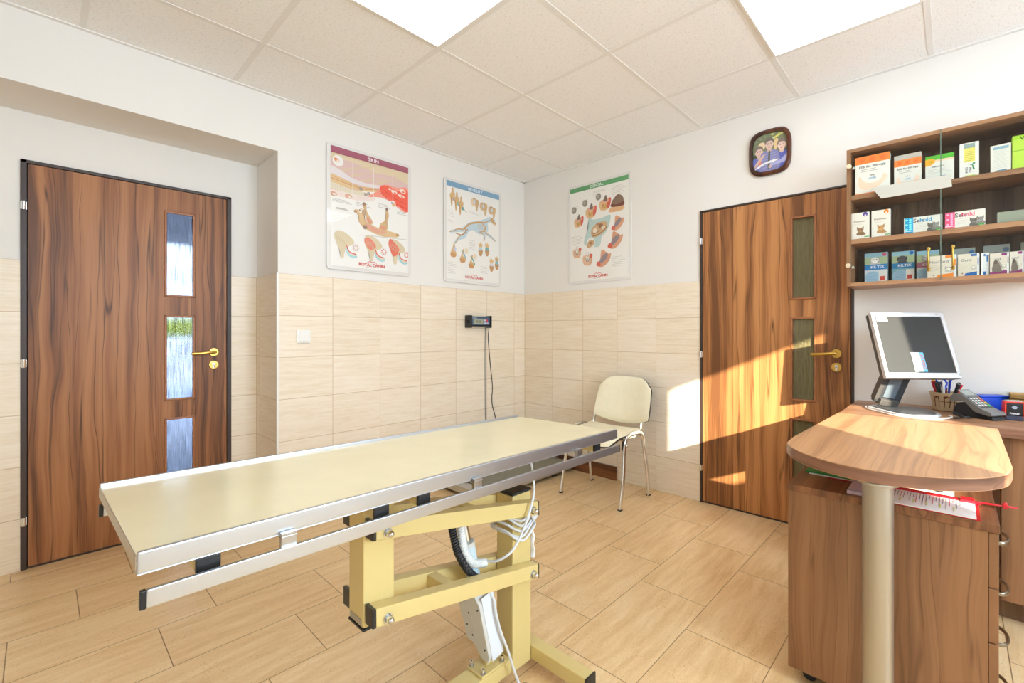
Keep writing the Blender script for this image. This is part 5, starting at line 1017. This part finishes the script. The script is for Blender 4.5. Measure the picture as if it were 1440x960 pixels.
carton('medicine_box', 'medium white box with orange band below its grey lid on the top shelf', -2.767, -2.870, 2.030, -.235, .07, S1, (228, 226, 218), d_orange(True))
def d_green(p, w_, h_):
    p.rect(0, 0, 1, .17, (88, 180, 56)); p.rect(.3, .17, 1, .24, (240, 206, 176)); p.poly([(.0, .12), (.16, .10), (.32, .13), (.36, .24), (.22, .34), (.0, .36)], (244, 172, 52)); p.text('V', .20, .22, w_*.16, (88, 160, 40), True); p.text('AMINOSOL', .45, .42, w_*.09, (70, 70, 74), True); p.lines(.1, .52, .9, .64, 3, (150, 150, 150), .010); p.rect(.46, .78, .72, .82, (120, 130, 170))
carton('medicine_box', 'white box with green top band and orange flash on the top shelf', -2.884, -2.985, 1.995, -.240, .075, S1, (226, 226, 218), d_green)
def d_yellow(p, w_, h_):
    p.rect(.22, .03, .80, .16, (150, 170, 166)); p.rect(.22, .16, .80, .56, (226, 216, 110)); p.lines(.30, .26, .72, .52, 6, (170, 164, 90), .03); p.line([(.52, .66), (.66, .66), (.74, .80)], (.03, .10), (60, 140, 96)); p.ell(.74, .62, .07, .03, (60, 140, 96)); p.text('DIAR', .36, .80, w_*.19, (60, 60, 60), True, math.pi/2); p.text('PRO', .54, .80, w_*.19, (60, 60, 60), True, math.pi/2); p.lines(.06, .2, .16, .5, 7, (190, 190, 186), .02); p.line([(.2, .955), (1, .955)], .05, (220, 210, 90), 0); p.line([(.3, .975), (.8, .975)], .04, (110, 176, 130), 0)
carton('medicine_box', 'tall narrow white box with yellow centre stripe on the top shelf', -3.003, -3.067, 2.023, -.240, .05, S1, (230, 230, 224), d_yellow)
def d_text(p, w_, h_):
    p.rect(.14, .07, .90, .17, (150, 188, 206)); p.lines(.14, .22, .9, .86, 15, (170, 182, 180), .012); p.rect(.25, .93, .8, 1, (96, 132, 166))
carton('medicine_box', 'white box covered in fine grey print with blue title on the top shelf', -3.103, -3.166, 1.987, -.240, .07, S1, (232, 232, 222), d_text, rot=-.12)
def d_lime(p, w_, h_):
    p.rect(0, 0, 1, .12, (160, 206, 44)); p.text('VET', .45, .10, .022, (60, 70, 40), True); p.rect(0, .44, 1, .47, (140, 184, 50)); p.ell(.62, .36, .12, .12, (150, 70, 52)); p.rect(.42, .68, .80, .92, (220, 220, 196)); p.ell(.6, .80, .12, .1, (150, 110, 76)); p.lines(.38, .24, .8, .26, 2, (120, 140, 60), .012)
carton('medicine_box', 'bright lime green box cut off by the right edge on the top shelf', -3.170, -3.262, 2.010, -.240, .06, S1, (182, 216, 66), d_lime)
def d_cat(dot, fur):
    def f(p, w_, h_):
        p.text('Prevovate', .46, .33, w_*.16, (128, 96, 64), True); p.lines(.12, .42, .7, .45, 2, (200, 190, 180), .012); anim(p, .50, .66, .20, fur); p.ell(.78, .085, .13, .085, dot); p.ell(.78, .12, .05, .03, (240, 236, 230)); p.rect(.72, .91, .98, .945, (96, 170, 84)); p.lines(.05, .92, .2, .92, 1, (170, 160, 150), .012)
    return f
carton('medicine_box', 'small white cat medicine box with a purple dot on the middle shelf', -2.593, -2.668, 1.778, -.240, .03, S2, (236, 232, 222), d_cat((96, 70, 160), (156, 120, 88)))
carton('medicine_box', 'small white cat medicine box with an orange dot on the middle shelf', -2.677, -2.753, 1.777, -.240, .03, S2, (236, 232, 222), d_cat((240, 140, 50), (206, 158, 104)))
def d_sel(c, animals):
    def f(p, w_, h_):
        p.rect(.0 if animals else .03, 0, .25, 1, c)
        for r in range(5):
            for q in range(2): p.ell(.07+.10*q, .14+.15*r, .035, .055, tuple(min(255, v+90) for v in c)) if (q or r % 2 == 0) else None
        p.line([(.0, .86), (.25, .86)], .02, (240, 240, 240), 0); p.text('Sele', .40, .24, h_*.34, (50, 50, 56), True); p.text('hold', .58, .24, h_*.34, c, True); p.lines(.30, .46, .62, .76, 4, (190, 190, 186), .006)
        anim(p, .72, .66, .10, (120, 118, 112)); anim(p, .88, .60, .09, (158, 154, 148)) if animals else anim(p, .84, .62, .09, (158, 156, 150)); p.rect(.84, .88, .98, .96, (92, 176, 84))
    return f
carton('medicine_box', 'flat white box with sky blue end stripe and a cat on the middle shelf', -2.805, -2.944, 1.718, -.240, .03, S2, (232, 232, 224), d_sel((46, 164, 214), 0))
carton('medicine_box', 'flat white box with pink end stripe and two pets on the middle shelf', -2.954, -3.087, 1.718, -.240, .03, S2, (236, 232, 224), d_sel((236, 92, 130), 1))
carton('medicine_box', 'plain grey green flat box at the right end of the middle shelf', -3.125, -3.245, 1.692, -.235, .05, S2, (150, 156, 138), lambda p, w_, h_: (p.rect(0, 0, .03, 1, (176, 178, 164)), p.lines(.08, .15, .95, .9, 4, (132, 138, 122), .004)))
def d_tick(c1, word, dog, red):
    def f(p, w_, h_):
        p.rect(0, 0, 1, .38, (170, 190, 150)); p.rect(0, .0, 1, .14, (150, 196, 214)); anim(p, .45, .24, .20, dog, 0); p.ell(.86, .07, .10, .06, red); p.rect(0, .38, 1, .56, c1); p.text(word, .56, .47, w_*.20, (238, 244, 248), True); p.ell(.36, .80, .34, .20, (158, 196, 222)); p.lines(.15, .66, .6, .86, 5, (110, 150, 180), .012); p.rect(.62, .60, .98, 1, (226, 226, 220)); p.rect(.68, .78, .88, .92, (200, 70, 60))
    return f
carton('medicine_box', 'tall blue tick collar box with a white dog, leftmost on the bottom shelf', -2.638, -2.734, 1.578, -.150, .05, S0, (206, 218, 226), d_tick((44, 130, 196), 'KILTIX', (226, 226, 222), (196, 90, 120)))
carton('medicine_box', 'tall green and blue dog collar box second on the bottom shelf', -2.751, -2.841, 1.573, -.150, .05, S0, (120, 176, 190), d_tick((44, 130, 186), 'KILTIX', (84, 86, 92), (60, 120, 190)))
carton('medicine_box', 'tall pale box with a mauve band third on the bottom shelf', -2.848, -2.932, 1.565, -.150, .05, S0, (196, 210, 220), d_tick((178, 110, 140), 'KILTIX', (190, 190, 186), (150, 190, 210)))
def d_nex(c, word, side=(230, 234, 236)):
    def f(p, w_, h_):
        p.text(word, .40, .28, h_*.17, (96, 110, 124), False); p.lines(.08, .44, .5, .60, 4, (196, 190, 180), .008); anim(p, .74, .56, .12, (226, 222, 210), 0); p.poly([(.30, 1), (.36, .86), (.9, .80), (.9, 1)], c); p.rect(.62, .02, .9, .12, c); p.rect(.90, 0, 1, 1, side); p.line([(.95, .2), (.95, .5)], .05, c, 0); p.line([(.08, .7), (.3, .62), (.62, .40)], .006, (150, 140, 130)); p.ell(.22, .86, .03, .03, (150, 100, 60))
    return f
carton('medicine_box', 'white chewable tablet box with orange base stripe behind the brass handles', -2.891, -2.993, 1.526, -.225, .05, S0, (234, 226, 208), d_nex((240, 140, 44), 'NexGard'))
carton('medicine_box', 'white chewable tablet box with blue base stripe and a terrier', -2.997, -3.068, 1.524, -.222, .05, S0, (226, 220, 202), d_nex((46, 110, 180), 'Gard'), rot=-.06)
carton('medicine_box', 'narrow white and blue box turned sideways beside the terrier box', -3.074, -3.100, 1.523, -.215, .06, S0, (226, 230, 232), lambda p, w_, h_: (p.rect(.0, .0, .22, 1, (236, 238, 238)), p.ell(.45, .10, .14, .05, (70, 120, 190)), p.line([(.78, .12), (.78, .4)], .2, (70, 130, 196), 0), p.rect(.28, .82, .6, .96, (46, 110, 180)), p.lines(.7, .5, .95, .9, 6, (170, 190, 206), .03)))
def d_pur(p, w_, h_):
    d_nex((140, 50, 120), 'ard')(p, w_, h_); p.poly([(.12, .95), (.2, .42), (.4, .34), (.56, .62), (.62, .95)], (120, 108, 96), 2); p.ell(.30, .42, .10, .09, (96, 84, 76)); p.rect(0, .88, .88, 1, (140, 50, 110)); p.line([(.45, .3), (.6, .6), (.8, .9)], .02, (80, 72, 66))
carton('medicine_box', 'white tablet box with purple stripe and a grey dog right of the sideways box', -3.102, -3.161, 1.516, -.222, .05, S0, (222, 214, 200), d_pur)
carton('medicine_box', 'white tablet box with purple stripe nearest the right end of the bottom shelf', -3.163, -3.205, 1.517, -.222, .05, S0, (222, 216, 202), d_pur)
def d_dog(fur, c):
    return lambda p, w_, h_: (p.rect(0, 0, 1, 1, (176, 186, 180)), p.rect(0, .5, 1, 1, (150, 164, 130)), anim(p, .46, .34, .24, fur, 0), p.ell(.84, .16, .12, .07, c))
carton('medicine_box', 'dog collar box with a grey dog behind the terrier box', -2.980, -3.058, 1.566, -.105, .05, S0, (170, 176, 176), d_dog((180, 182, 184), (70, 130, 190)))
carton('medicine_box', 'dog collar box with a brown spaniel behind the purple striped boxes', -3.086, -3.172, 1.568, -.105, .05, S0, (170, 160, 140), d_dog((130, 84, 70), (110, 130, 160)))
carton('medicine_box', 'partly hidden olive box at the far right back of the bottom shelf', -3.205, -3.262, 1.569, -.105, .05, S0, (140, 132, 96), d_dog((120, 100, 80), (90, 110, 80)))
